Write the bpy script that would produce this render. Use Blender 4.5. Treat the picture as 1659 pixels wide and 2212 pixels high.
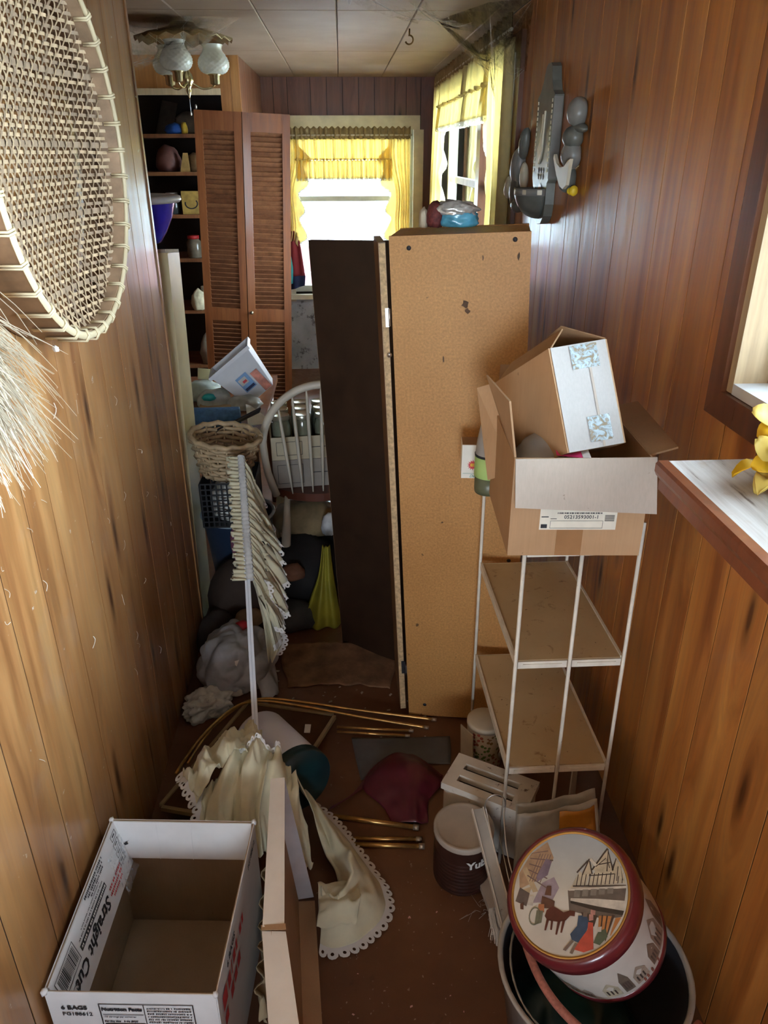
import bpy, bmesh, math, random
from mathutils import Vector, Matrix, noise
rnd = random.Random(7)
PI = math.pi
for o in list(bpy.data.objects): bpy.data.objects.remove(o)
scene = bpy.context.scene
COL = scene.collection

# ------------------------------------------------------------------ camera
cd = bpy.data.cameras.new('camera'); cam = bpy.data.objects.new('camera', cd); COL.objects.link(cam)
cd.sensor_fit = 'AUTO'; cd.sensor_width = 36; cd.lens = 26.365; cd.clip_start = .02; cd.clip_end = 200
cam.matrix_world = Matrix(((0.9986, 0.025, -0.046, 0), (-0.053, 0.430, -0.9012, 0), (-0.0028, 0.9024, 0.4309, 1.75), (0, 0, 0, 1)))
scene.camera = cam
# ------------------------------------------------------------------ daylight
w = bpy.data.worlds.new('overcast_sky'); scene.world = w; w.use_nodes = True
wn = w.node_tree.nodes; bg = wn['Background']
bg.inputs['Color'].default_value = (.74, .87, 1.0, 1); bg.inputs['Strength'].default_value = 9.0
def portal(name, loc, rot, sx, sy):                     # guides sky light through a window opening
    l = bpy.data.lights.new(name, 'AREA'); l.shape = 'RECTANGLE'; l.size = sx; l.size_y = sy
    l.cycles.is_portal = True
    o = bpy.data.objects.new(name, l); COL.objects.link(o); o.location = loc; o.rotation_euler = rot
portal('portal_far', (.12, 6.92, 1.45), (-PI/2, 0, 0), 1.1, 1.0)
portal('portal_curtained', (.98, 4.92, 1.58), (0, PI/2, 0), 1.3, 2.7)
portal('portal_ledge', (.98, .50, 1.76), (0, PI/2, 0), 1.0, 1.9)
portal('portal_behind', (-.22, -1.72, 1.25), (PI/2, 0, 0), .9, 1.1)
vs = scene.view_settings
vs.view_transform = 'Standard'; vs.look = 'None'; vs.gamma = 1; vs.use_curve_mapping = False
vs.exposure = 2.02

# ------------------------------------------------------------------ materials
MATS = {}
def newmat(name):
    m = bpy.data.materials.new(name); m.use_nodes = True; MATS[name] = m
    nt = m.node_tree; b = nt.nodes['Principled BSDF']
    return m, nt, b
def N(nt, typ, **kw):
    n = nt.nodes.new(typ)
    for k, v in kw.items(): setattr(n, k, v)
    return n
def L(nt, a, b): nt.links.new(a, b)
def coords(nt, scale=(1, 1, 1), rand=0.0, rot=(0, 0, 0)):
    tc = N(nt, 'ShaderNodeTexCoord'); mp = N(nt, 'ShaderNodeMapping')
    mp.inputs['Scale'].default_value = scale; mp.inputs['Rotation'].default_value = rot
    if rand:
        oi = N(nt, 'ShaderNodeObjectInfo'); ml = N(nt, 'ShaderNodeVectorMath', operation='SCALE')
        cb = N(nt, 'ShaderNodeCombineXYZ')
        m1 = N(nt, 'ShaderNodeMath', operation='MULTIPLY'); m1.inputs[1].default_value = rand
        L(nt, oi.outputs['Random'], m1.inputs[0])
        for i in range(3): L(nt, m1.outputs[0], cb.inputs[i])
        ad = N(nt, 'ShaderNodeVectorMath', operation='ADD')
        L(nt, tc.outputs['Object'], ad.inputs[0]); L(nt, cb.outputs[0], ad.inputs[1])
        L(nt, ad.outputs[0], mp.inputs['Vector'])
    else:
        L(nt, tc.outputs['Object'], mp.inputs['Vector'])
    return mp.outputs['Vector']
def ramp(nt, fac, stops, interp='LINEAR'):
    r = N(nt, 'ShaderNodeValToRGB'); cr = r.color_ramp; cr.interpolation = interp
    while len(cr.elements) < len(stops): cr.elements.new(.5)
    for e, (p, c) in zip(cr.elements, stops):
        e.position = p; e.color = (c[0], c[1], c[2], 1) if hasattr(c, '__len__') else (c, c, c, 1)
    L(nt, fac, r.inputs['Fac']); return r.outputs['Color']
def mix(nt, fac, a, b, mode='MIX'):
    n = N(nt, 'ShaderNodeMix', data_type='RGBA', blend_type=mode)
    for sock, v in ((n.inputs[0], fac), (n.inputs[6], a), (n.inputs[7], b)):
        if hasattr(v, 'is_output'): L(nt, v, sock)
        elif hasattr(v, '__len__'): sock.default_value = (v[0], v[1], v[2], 1)
        else: sock.default_value = v
    return n.outputs[2]
def tnoise(nt, vec, scale, detail=3, rough=.55, dist=0):
    n = N(nt, 'ShaderNodeTexNoise'); n.inputs['Scale'].default_value = scale; n.inputs['Detail'].default_value = detail
    n.inputs['Roughness'].default_value = rough; n.inputs['Distortion'].default_value = dist
    L(nt, vec, n.inputs['Vector']); return n.outputs['Fac']
def bump(nt, b, h, strength=.2, dist=.002):
    n = N(nt, 'ShaderNodeBump'); n.inputs['Strength'].default_value = strength; n.inputs['Distance'].default_value = dist
    L(nt, h, n.inputs['Height']); L(nt, n.outputs[0], b.inputs['Normal'])
def plain(name, col, rough=.6, metal=0, var=.12, scale=12, trans=0, dirt=None, spec=.5, coat=0, sheen=0, bmp=0, dirtcov=.62):
    """a plain colour with slight mottling, and optional dirt specks"""
    m, nt, b = newmat(name); v = coords(nt, rand=5)
    n = tnoise(nt, v, scale, 4)
    lo = [c*(1-var) for c in col]; hi = [min(1, c*(1+var)) for c in col]
    c = ramp(nt, n, [(.3, lo), (.7, hi)])
    if dirt:
        d = tnoise(nt, v, scale*3, 6, .7)
        dm = ramp(nt, d, [(dirtcov, 0), (dirtcov+.08, 1)])
        c = mix(nt, dm, c, dirt)
    L(nt, c, b.inputs['Base Color'])
    b.inputs['Roughness'].default_value = rough; b.inputs['Metallic'].default_value = metal
    b.inputs['Specular IOR Level'].default_value = spec; b.inputs['Coat Weight'].default_value = coat
    b.inputs['Sheen Weight'].default_value = sheen
    if bmp: bump(nt, b, tnoise(nt, v, scale*5, 4), bmp, .003)
    if trans:                                            # thin cloth, paper and plastic let light through
        tr = N(nt, 'ShaderNodeBsdfTranslucent'); L(nt, c, tr.inputs['Color'])
        ms = N(nt, 'ShaderNodeMixShader'); ms.inputs[0].default_value = trans
        out = nt.nodes['Material Output']
        L(nt, b.outputs[0], ms.inputs[1]); L(nt, tr.outputs[0], ms.inputs[2]); L(nt, ms.outputs[0], out.inputs['Surface'])
    return m
def wood(name, light, mid, dark, knots=.5, rough=.28, gscale=1.0, coat=.3, rand=40.0, dirt=0):
    """varnished pine: grain along local z, with knots"""
    m, nt, b = newmat(name)
    v = coords(nt, (7*gscale, 7*gscale, .55*gscale), rand)
    vk = coords(nt, (5.2, .2, 1.0), rand)
    sx = N(nt, 'ShaderNodeSeparateXYZ'); cx = N(nt, 'ShaderNodeCombineXYZ'); L(nt, vk, sx.inputs[0]); L(nt, sx.outputs['X'], cx.inputs[0]); L(nt, sx.outputs['Z'], cx.inputs[1])
    vo = N(nt, 'ShaderNodeTexVoronoi', voronoi_dimensions='2D'); vo.inputs['Scale'].default_value = 1.0; vo.inputs['Randomness'].default_value = .95
    L(nt, cx.outputs[0], vo.inputs['Vector'])
    kd = vo.outputs['Distance']
    halo = ramp(nt, kd, [(0, 1), (.32, 0)])
    sc = N(nt, 'ShaderNodeVectorMath', operation='SCALE'); sc.inputs['Scale'].default_value = .55*knots
    L(nt, halo, sc.inputs[0])
    ad = N(nt, 'ShaderNodeVectorMath', operation='ADD'); L(nt, v, ad.inputs[0]); L(nt, sc.outputs[0], ad.inputs[1])
    g1 = tnoise(nt, ad.outputs[0], 1.6, 4, .6, .25); g2 = tnoise(nt, ad.outputs[0], 8, 5, .65, .1)
    c = ramp(nt, g1, [(.28, dark), (.45, mid), (.72, light)])
    c2 = ramp(nt, g2, [(.3, .72), (.6, 1.06)])
    c = mix(nt, .75, c, c2, 'MULTIPLY')
    oi = N(nt, 'ShaderNodeObjectInfo')
    tone = ramp(nt, oi.outputs['Random'], [(0, (.78, .74, .70)), (.5, (1, 1, 1)), (1, (1.15, 1.18, 1.15))])
    c = mix(nt, .8, c, tone, 'MULTIPLY')
    if knots:
        km = ramp(nt, kd, [(.025, .92), (.055, .5), (.115, 0)])
        c = mix(nt, km, c, (dark[0]*.26, dark[1]*.22, dark[2]*.22))
    if dirt:
        vd = coords(nt, (1, 1, 1), rand)
        dn = tnoise(nt, vd, 3.5, 6, .7); dm = ramp(nt, dn, [(.55, 0), (.8, dirt)])
        c = mix(nt, dm, c, (.38, .30, .23))
        fl = tnoise(nt, vd, 40, 3, .6); fm = ramp(nt, fl, [(.71, 0), (.75, .7)])
        c = mix(nt, fm, c, (.62, .55, .46))
    L(nt, c, b.inputs['Base Color'])
    rr = ramp(nt, g2, [(.3, rough*.8), (.7, rough*1.35)])
    L(nt, rr, b.inputs['Roughness']); b.inputs['Coat Weight'].default_value = coat; b.inputs['Coat Roughness'].default_value = .12
    bump(nt, b, g2, .12, .0015)
    return m
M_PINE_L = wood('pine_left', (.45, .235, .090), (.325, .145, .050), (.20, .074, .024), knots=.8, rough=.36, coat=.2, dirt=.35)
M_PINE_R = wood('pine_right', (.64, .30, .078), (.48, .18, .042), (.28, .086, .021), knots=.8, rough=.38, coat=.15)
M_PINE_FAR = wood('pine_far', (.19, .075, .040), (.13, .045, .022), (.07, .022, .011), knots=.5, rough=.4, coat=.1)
M_PINE_PANTRY = wood('pine_pantry', (.50, .24, .075), (.42, .18, .05), (.30, .11, .03), knots=.2, rough=.4, coat=.2)
M_CASING = wood('dark_casing', (.20, .075, .030), (.145, .050, .020), (.085, .027, .010), knots=0, rough=.33, coat=.3)
M_LOUVER = wood('louver_stain', (.34, .115, .035), (.25, .075, .022), (.16, .042, .012), knots=0, rough=.38, coat=.15, gscale=1.5)
M_SLAT = wood('slat_stain', (.26, .105, .045), (.20, .075, .032), (.13, .045, .018), knots=0, rough=.5, coat=0, gscale=1.5)
M_RAW = wood('raw_pine', (.68, .55, .36), (.60, .46, .28), (.45, .32, .18), knots=.15, rough=.6, coat=0)
M_NOSE = wood('ledge_nose', (.30, .105, .045), (.22, .068, .030), (.13, .036, .014), knots=0, rough=.35, coat=.2)
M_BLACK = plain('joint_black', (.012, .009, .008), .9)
# ------------------------------------------------------------------ mesh helpers
class MB:
    def __init__(s): s.v = []; s.f = []; s.mi = []; s.sm = []; s.cur = 0; s.smooth = False
    def add(s, vs, fs):
        o = len(s.v); s.v += [tuple(v) for v in vs]
        for f in fs: s.f.append(tuple(i+o for i in f)); s.mi.append(s.cur); s.sm.append(s.smooth)
        return s
    def box(s, a, b, mtx=None):
        x0, y0, z0 = a; x1, y1, z1 = b
        vs = [Vector(p) for p in ((x0,y0,z0),(x1,y0,z0),(x1,y1,z0),(x0,y1,z0),(x0,y0,z1),(x1,y0,z1),(x1,y1,z1),(x0,y1,z1))]
        if mtx is not None: vs = [mtx @ v for v in vs]
        return s.add(vs, [(0,3,2,1),(4,5,6,7),(0,1,5,4),(1,2,6,5),(2,3,7,6),(3,0,4,7)])
    def hexa(s, p):                                   # 8 corners, same order as box
        return s.add(p, [(0,3,2,1),(4,5,6,7),(0,1,5,4),(1,2,6,5),(2,3,7,6),(3,0,4,7)])
    def slab(s, quad, t):                             # a quad given thickness t (vector or scalar along its normal)
        q = [Vector(p) for p in quad]
        n = t if isinstance(t, Vector) else ((q[1]-q[0]).cross(q[3]-q[0])).normalized()*t
        return s.hexa(q+[p+n for p in q])
    def prism(s, poly, h, mtx=None):                  # polygon (x,y) extruded in z from 0 to h
        n = len(poly); vs = [Vector((x, y, 0)) for x, y in poly]+[Vector((x, y, h)) for x, y in poly]
        if mtx is not None: vs = [mtx @ v for v in vs]
        return s.add(vs, [tuple(range(n-1, -1, -1)), tuple(range(n, 2*n))]+[(i, (i+1) % n, n+(i+1) % n, n+i) for i in range(n)])
    def lathe(s, prof, n=24, mtx=None, cap0=True, cap1=True, twist=None):
        vs = []; fs = []
        for r, z in prof:
            for k in range(n):
                a = 2*PI*k/n; v = Vector((r*math.cos(a), r*math.sin(a), z)); vs.append(mtx @ v if mtx is not None else v)
        for i in range(len(prof)-1):
            for k in range(n): fs.append((i*n+k, i*n+(k+1) % n, (i+1)*n+(k+1) % n, (i+1)*n+k))
        if cap0: fs.append(tuple(range(n-1, -1, -1)))
        if cap1: fs.append(tuple((len(prof)-1)*n+k for k in range(n)))
        sm = s.smooth; s.smooth = True; s.add(vs, fs); s.smooth = sm
        for i in range(1, 3): pass
        return s
    def tube(s, pts, r, n=8, cap=True, flat=None):    # r: number or list; flat: (scale across) for ribbon-like bars
        pts = [Vector(p) for p in pts]; rr = r if hasattr(r, '__len__') else [r]*len(pts)
        t0 = (pts[1]-pts[0]).normalized(); ref = Vector((0,0,1)) if abs(t0.z) < .9 else Vector((1,0,0))
        u = t0.cross(ref).normalized(); vs = []; fs = []
        for i, p in enumerate(pts):
            t = (pts[min(i+1, len(pts)-1)]-pts[max(i-1, 0)]).normalized()
            u = (u-t*u.dot(t)).normalized(); v2 = t.cross(u)
            for k in range(n):
                a = 2*PI*k/n; vs.append(p+(u*math.cos(a)+v2*math.sin(a)*(flat or 1))*rr[i])
        for i in range(len(pts)-1):
            for k in range(n): fs.append((i*n+k, i*n+(k+1) % n, (i+1)*n+(k+1) % n, (i+1)*n+k))
        if cap: fs.append(tuple(range(n-1, -1, -1))); fs.append(tuple((len(pts)-1)*n+k for k in range(n)))
        sm = s.smooth; s.smooth = n > 4; s.add(vs, fs); s.smooth = sm
        return s
    def bar(s, a, b, w, t, up=(0,0,1)):               # straight rectangular bar between two points
        a = Vector(a); b = Vector(b); d = (b-a).normalized(); up = Vector(up)
        x = d.cross(up)
        if x.length < 1e-4: x = d.cross(Vector((1,0,0)))
        x.normalize(); y = x.cross(d)
        c = []
        for p in (a, b):
            c += [p-x*w/2-y*t/2, p+x*w/2-y*t/2, p+x*w/2+y*t/2, p-x*w/2+y*t/2]
        return s.hexa(c)
    def grid(s, rows, close=False, smooth=True):      # rows of equal-length point lists
        nr = len(rows); nc = len(rows[0]); vs = [p for r in rows for p in r]; fs = []
        for i in range(nr-1):
            for j in range(nc-1 if not close else nc):
                j2 = (j+1) % nc; fs.append((i*nc+j, i*nc+j2, (i+1)*nc+j2, (i+1)*nc+j))
        sm = s.smooth; s.smooth = smooth; s.add(vs, fs); s.smooth = sm
        return s
    def build(s, name, mat, parent=None, loc=None, rot=None, solid=0, subd=0, mods=None):
        me = bpy.data.meshes.new(name); me.from_pydata(s.v, [], s.f)
        for m in (mat if isinstance(mat, (list, tuple)) else [mat]): me.materials.append(m)
        for p, mi, sm in zip(me.polygons, s.mi, s.sm): p.material_index = mi; p.use_smooth = sm
        me.update()
        o = bpy.data.objects.new(name, me); COL.objects.link(o)
        if parent is not None: o.parent = parent
        if loc is not None: o.location = loc
        if rot is not None: o.rotation_euler = rot
        if solid: md = o.modifiers.new('thick', 'SOLIDIFY'); md.thickness = solid; md.offset = 0
        if subd: md = o.modifiers.new('sub', 'SUBSURF'); md.levels = subd; md.render_levels = subd
        return o
def tag(o, label, cat, group=None, kind=None):
    o['label'] = label; o['category'] = cat
    if group: o['group'] = group
    if kind: o['kind'] = kind
    return o
def thing(name, label, cat, loc=(0,0,0), rot=(0,0,0), group=None, kind=None):
    o = bpy.data.objects.new(name, None); COL.objects.link(o); o.empty_display_size = .05
    o.location = loc; o.rotation_euler = rot
    return tag(o, label, cat, group, kind)
def struct(o): o['kind'] = 'structure'; return o
def sroot(name, loc=(0,0,0), rot=(0,0,0)):
    o = bpy.data.objects.new(name, None); COL.objects.link(o); o.location = loc; o.rotation_euler = rot; o['kind'] = 'structure'; return o
def part(mesh_obj, parent, loc=(0,0,0), rot=(0,0,0), name=None):      # another copy of a part, sharing its mesh
    c = mesh_obj.copy(); COL.objects.link(c); c.parent = parent; c.location = loc; c.rotation_euler = rot
    if name: c.name = name
    return c
def text(body, size, mat, parent, loc, rot, name='lettering', align='LEFT', extrude=.0003, shear=0, bold=0, sx=1):
    cu = bpy.data.curves.new(name, 'FONT'); cu.body = body; cu.size = size; cu.extrude = extrude; cu.align_x = align; cu.shear = shear; cu.offset = bold
    cu.resolution_u = 2
    o = bpy.data.objects.new(name, cu); COL.objects.link(o); cu.materials.append(mat); o.parent = parent
    o.location = loc; o.rotation_euler = rot; o.scale = (sx, 1, 1); return o
def frame_mtx(o, x, y):                               # matrix with origin o, x axis, approx y axis
    x = Vector(x).normalized(); z = x.cross(Vector(y)).normalized(); y = z.cross(x)
    return Matrix(((x.x, y.x, z.x, o[0]), (x.y, y.y, z.y, o[1]), (x.z, y.z, z.z, o[2]), (0,0,0,1)))
def cr(pts, n):                                       # Catmull-Rom through points, n samples
    pts = [Vector(p) for p in pts]; out = []; m = len(pts)-1
    for i in range(n):
        t = i/(n-1)*m; k = min(int(t), m-1); f = t-k
        p0 = pts[max(k-1, 0)]; p1 = pts[k]; p2 = pts[k+1]; p3 = pts[min(k+2, m)]
        out.append(.5*((2*p1)+(p2-p0)*f+(2*p0-5*p1+4*p2-p3)*f*f+(3*p1-p0-3*p2+p3)*f**3))
    return out
def lump(name, mat, parent, loc, size, seed=0, amp=.25, freq=2.0, sub=3, crease=0, rot=(0,0,0)):
    """irregular crumpled body sitting on z=0 of its origin"""
    bm = bmesh.new(); bmesh.ops.create_icosphere(bm, subdivisions=sub, radius=1)
    off = Vector((seed*3.7, seed*1.9, seed*5.3))
    for v in bm.verts:
        d = noise.noise(v.co*freq+off)*amp+noise.noise(v.co*freq*2.7+off)*amp*.5
        if crease:
            vd = noise.voronoi(v.co*freq*.9+off*2)[0]; vd2 = noise.voronoi(v.co*freq*2.1+off)[0]
            d += (min(.5, vd[1]-vd[0])-.2)*crease*.55+(min(.5, vd2[1]-vd2[0])-.2)*crease*.28
        v.co *= 1+d
        if v.co.z < -.55: v.co.z = -.55-(v.co.z+.55)*.08
    mz = min(v.co.z for v in bm.verts)
    for v in bm.verts:
        v.co.z -= mz; v.co.x *= size[0]/2; v.co.y *= size[1]/2; v.co.z *= size[2]/1.5
    for f in bm.faces: f.smooth = True
    me = bpy.data.meshes.new(name); bm.to_mesh(me); bm.free(); me.materials.append(mat)
    o = bpy.data.objects.new(name, me); COL.objects.link(o); o.location = loc; o.rotation_euler = rot
    if parent is not None: o.parent = parent
    return o
def sheet(pts_rows, n1, n2, ruffle=None):             # smooth surface through a small net of points
    rows = [cr(r, n2) for r in pts_rows]
    cols = [cr([r[j] for r in rows], n1) for j in range(n2)]
    out = [[cols[j][i] for j in range(n2)] for i in range(n1)]
    if ruffle: out = [[ruffle(i/(n1-1), j/(n2-1), out[i][j]) for j in range(n2)] for i in range(n1)]
    return out
def eyelet(mb, edge, outv, width=.022, unit=.02, hole=.16, seg=10):
    """scalloped eyelet edging along a polyline: each scallop has a real hole"""
    edge = [Vector(p) for p in edge]; L_ = [0]
    for a, b in zip(edge, edge[1:]): L_.append(L_[-1]+(b-a).length)
    tot = L_[-1]; n = max(1, int(tot/unit))
    def at(s):
        s = min(max(s, 0), tot-1e-6); i = 0
        while i < len(L_)-2 and L_[i+1] < s: i += 1
        f = (s-L_[i])/max(1e-9, L_[i+1]-L_[i]); return edge[i].lerp(edge[i+1], f), Vector(outv[i]).lerp(Vector(outv[min(i+1, len(outv)-1)]), f)
    for k in range(n):
        def P(u, v):
            p, o = at((k+u)*tot/n); return p+o.normalized()*v*width
        outer = [(0, 0), (.5, 0), (1, 0), (1, .5), (.93, .78), (.75, .95), (.5, 1.02), (.25, .95), (.07, .78), (0, .5)]
        inner = [(.5+hole*dx, .55+hole*dy) for dx, dy in ((-.7,-.7),(0,-1),(.7,-.7),(1,0),(.9,.4),(.5,.85),(0,1),(-.5,.85),(-.9,.4),(-1,0))]
        vs = [P(*p) for p in outer]+[P(*p) for p in inner]
        mb.add(vs, [(i, (i+1) % 10, 10+(i+1) % 10, 10+i) for i in range(10)])
    return mb
# ------------------------------------------------------------------ the room
XL, XR, YF, ZC = -.60, .76, 6.70, 2.29
def mat_glass():
    m, nt, b = newmat('window_glass'); out = nt.nodes['Material Output']
    t = N(nt, 'ShaderNodeBsdfTransparent'); t.inputs[0].default_value = (.95, .98, .98, 1)
    g = N(nt, 'ShaderNodeBsdfGlossy'); g.inputs['Roughness'].default_value = .03
    f = N(nt, 'ShaderNodeFresnel'); f.inputs['IOR'].default_value = 1.45
    ms = N(nt, 'ShaderNodeMixShader'); L(nt, f.outputs[0], ms.inputs[0]); L(nt, t.outputs[0], ms.inputs[1]); L(nt, g.outputs[0], ms.inputs[2])
    L(nt, ms.outputs[0], out.inputs['Surface']); return m
M_GLASS = mat_glass()
M_CREAMPAINT = plain('cream_paint', (.62, .56, .42), .5, dirt=(.28, .22, .14), dirtcov=.7)
M_WHITEPAINT = plain('white_paint', (.80, .80, .76), .5, dirt=(.4, .36, .3), dirtcov=.72)
def mat_floor():
    m, nt, b = newmat('worn_lino'); v = coords(nt)
    n1 = tnoise(nt, v, 2.2, 6, .6); n2 = tnoise(nt, v, 14, 5, .65, .4); n3 = tnoise(nt, v, 60, 3, .6)
    c = ramp(nt, n1, [(.3, (.100, .040, .020)), (.55, (.165, .070, .032)), (.75, (.21, .105, .055))])
    c = mix(nt, ramp(nt, n2, [(.62, 0), (.78, .55)]), c, (.055, .028, .018))
    c = mix(nt, ramp(nt, n3, [(.68, 0), (.74, .6)]), c, (.40, .32, .25))
    L(nt, c, b.inputs['Base Color']); L(nt, ramp(nt, n2, [(.3, .30), (.7, .55)]), b.inputs['Roughness'])
    bump(nt, b, n2, .25, .003); return m
M_FLOOR = mat_floor()
def mat_ceil():
    m, nt, b = newmat('ceiling_board'); v = coords(nt, rand=9)
    n = tnoise(nt, coords(nt, (2, 60, 2), 9), 4, 4); n1 = tnoise(nt, v, 3, 5)
    c = ramp(nt, n1, [(.3, (.25, .165, .108)), (.7, (.33, .228, .155))])
    c = mix(nt, .5, c, ramp(nt, n, [(.3, .82), (.7, 1.08)]), 'MULTIPLY')
    L(nt, c, b.inputs['Base Color']); b.inputs['Roughness'].default_value = .6; return m
M_CEIL = mat_ceil()
M_PLASTER = plain('mouldy_plaster', (.38, .41, .45), .8, var=.3, scale=4, dirt=(.10, .10, .11), dirtcov=.56)

fl = MB(); fl.box((-2.4, -1.7, -.05), (.9, 6.95, 0)); struct(fl.build('floor', M_FLOOR))
# ceiling: fibreboard panels with open joints
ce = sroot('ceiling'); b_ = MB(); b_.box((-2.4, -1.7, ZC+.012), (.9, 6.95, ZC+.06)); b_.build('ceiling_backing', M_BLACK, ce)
pm = MB(); pw, pl = .336, 1.37
def chamfer_panel(mb, w, l, t, c=.004):               # panel hanging down from z=t to z=0 with chamfered lower edges
    mb.add([(c,c,0),(w-c,c,0),(w-c,l-c,0),(c,l-c,0),(0,0,c),(w,0,c),(w,l,c),(0,l,c),(0,0,t),(w,0,t),(w,l,t),(0,l,t)],
           [(3,2,1,0),(0,1,5,4),(1,2,6,5),(2,3,7,6),(3,0,4,7),(4,5,9,8),(5,6,10,9),(6,7,11,10),(7,4,8,11),(8,9,10,11)])
chamfer_panel(pm, pw-.002, pl-.002, .012)
p0 = None
for i in range(10):
    for j in range(7):
        x = -2.352+i*pw; y = -1.76+j*pl+(.0 if i % 2 else .0)
        if x+pw > .90 or y > 6.7: continue
        if p0 is None: p0 = pm.build('ceiling_panel', M_CEIL, ce, (x, y, ZC))
        else: part(p0, ce, (x, y, ZC))
nm_ = MB(); chamfer_panel(nm_, .0865, pl-.002, .012); n0 = None
for j in range(7):
    y = -1.76+j*pl
    if y > 6.7: continue
    if n0 is None: n0 = nm_.build('ceiling_panel', M_CEIL, ce, (.672, y, ZC))
    else: part(n0, ce, (.672, y, ZC))
# planks: local x = width, local z = height, face at local y = 0
def plank(parent, x0, w, z0, z1, mat, name='plank'):
    c = .0005; t = .0014; mb = MB(); g = .0017
    prof = [(g, t), (g, c), (c+g, 0), (w-c-g, 0), (w-c-g+c, c), (w-g, t)]
    n = len(prof); vs = [(x, y, 0) for x, y in prof]+[(x, y, z1-z0) for x, y in prof]
    mb.add(vs, [tuple(range(n)), tuple(range(2*n-1, n-1, -1))]+[(i, n+i, n+(i+1) % n, (i+1) % n) for i in range(n)])
    return mb.build(name, mat, parent, (x0, 0, z0))
def split(lo, hi, cuts, wmin=.11, wmax=.17, seed=1):
    r = random.Random(seed); out = [c for c in cuts if lo < c < hi]; e = [lo]+sorted(out)+[hi]
    full = [lo]
    for a, b in zip(e, e[1:]):
        d = b-a; k = max(1, round(d/((wmin+wmax)/2)))
        for i in range(1, k+1): full.append(a+d*i/k)
    return full
# left wall (face looks to +X): local x -> -Y so that planks face the room
wl = sroot('wall_left', (XL, 0, 0), (0, 0, PI/2))     # local x -> world y, local y -> world -x
cuts = split(-1.6, 2.56, [1.01, 1.146, 1.292, 1.407, 1.575, 1.72, 1.865, 2.03, 2.189, 2.314, 2.44])
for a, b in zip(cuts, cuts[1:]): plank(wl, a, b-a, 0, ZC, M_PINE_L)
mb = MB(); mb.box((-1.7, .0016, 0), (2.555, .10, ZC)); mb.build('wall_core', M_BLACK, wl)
tr = MB(); tr.box((XL-.11, 2.56, 0), (XL+.004, 2.578, ZC)); struct(tr.build('trim_1', M_PINE_L))
# right wall (face looks to -X)
wr = sroot('wall_right', (XR, 0, 0), (0, 0, -PI/2))   # local x -> world -y, local y -> world +x
rc = split(-1.6, 3.54, [1.12, 1.271, 1.40, 1.531, 1.673, 1.79, 1.905, 2.06, 2.195, 2.365, 2.507, 2.69, 2.875, 3.04, 3.2, 3.36])
WN = (-.40, 1.40, 1.325, 2.20)                         # near window opening y0 y1 z0 z1
WC = (3.62, 6.20, 1.02, 2.14)                         # curtained window
for a, b in zip(rc, rc[1:]):
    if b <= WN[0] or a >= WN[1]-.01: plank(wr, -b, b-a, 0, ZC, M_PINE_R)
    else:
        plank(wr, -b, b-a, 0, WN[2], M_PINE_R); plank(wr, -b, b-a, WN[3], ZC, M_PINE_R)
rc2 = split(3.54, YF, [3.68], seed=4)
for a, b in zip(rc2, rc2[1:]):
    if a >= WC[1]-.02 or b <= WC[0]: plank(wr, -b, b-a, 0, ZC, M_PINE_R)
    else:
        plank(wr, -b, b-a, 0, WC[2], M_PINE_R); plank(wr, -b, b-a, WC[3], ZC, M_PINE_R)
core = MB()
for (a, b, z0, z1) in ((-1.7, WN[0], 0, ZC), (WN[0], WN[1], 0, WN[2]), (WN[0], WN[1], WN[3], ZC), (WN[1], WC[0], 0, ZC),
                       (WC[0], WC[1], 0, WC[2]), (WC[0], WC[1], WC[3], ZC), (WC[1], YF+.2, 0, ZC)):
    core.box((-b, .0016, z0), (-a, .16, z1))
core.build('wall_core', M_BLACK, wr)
# far wall (face looks to -Y)
wf = sroot('wall_far', (0, YF, 0))
WF = (-.42, .60, .67, 1.93)
fc = split(-.62, XR, [-.40, -.22, .03, .28, .44, .53], seed=6)
for a, b in zip(fc, fc[1:]):
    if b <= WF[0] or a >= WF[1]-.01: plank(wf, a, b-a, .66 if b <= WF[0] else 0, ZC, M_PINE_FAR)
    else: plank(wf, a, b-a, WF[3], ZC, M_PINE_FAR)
lp = MB(); lp.box((-.62, .0020, 0), (WF[1]+.02, .05, WF[2]-.03)); lp.build('plaster_panel', M_PLASTER, wf)
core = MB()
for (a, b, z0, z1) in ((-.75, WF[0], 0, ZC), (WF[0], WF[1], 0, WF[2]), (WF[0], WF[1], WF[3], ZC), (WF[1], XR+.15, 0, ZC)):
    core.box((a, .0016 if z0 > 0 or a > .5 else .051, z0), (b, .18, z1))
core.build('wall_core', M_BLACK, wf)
# kitchen side walls, hidden behind the partition, and the wall behind the camera with its glazed opening
kw = MB(); kw.box((-2.4, 2.40, 0), (-2.3, YF+.2, ZC)); kw.box((-2.4, YF+.001, 0), (-.76, YF+.18, ZC)); kw.box((-2.3, 2.38, 0), (XL-.10, 2.46, ZC))
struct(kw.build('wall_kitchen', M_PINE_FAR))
WB = (-.58, .20, .70, 1.80)
wb = MB()
for (a, b, z0, z1) in ((-.7, WB[0], 0, ZC), (WB[0], WB[1], 0, WB[2]), (WB[0], WB[1], WB[3], ZC), (WB[1], XR+.15, 0, ZC)): wb.box((a, -1.7, z0), (b, -1.6, z1))
struct(wb.build('wall_back', M_PINE_L))
pr = MB(); pr.box((-3, -4.6, 1.86), (3, -1.72, 1.92)); struct(pr.build('added_sky_blocker', M_PINE_FAR))  # added unseen slab, blocks steep sky light before the rear opening
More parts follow.
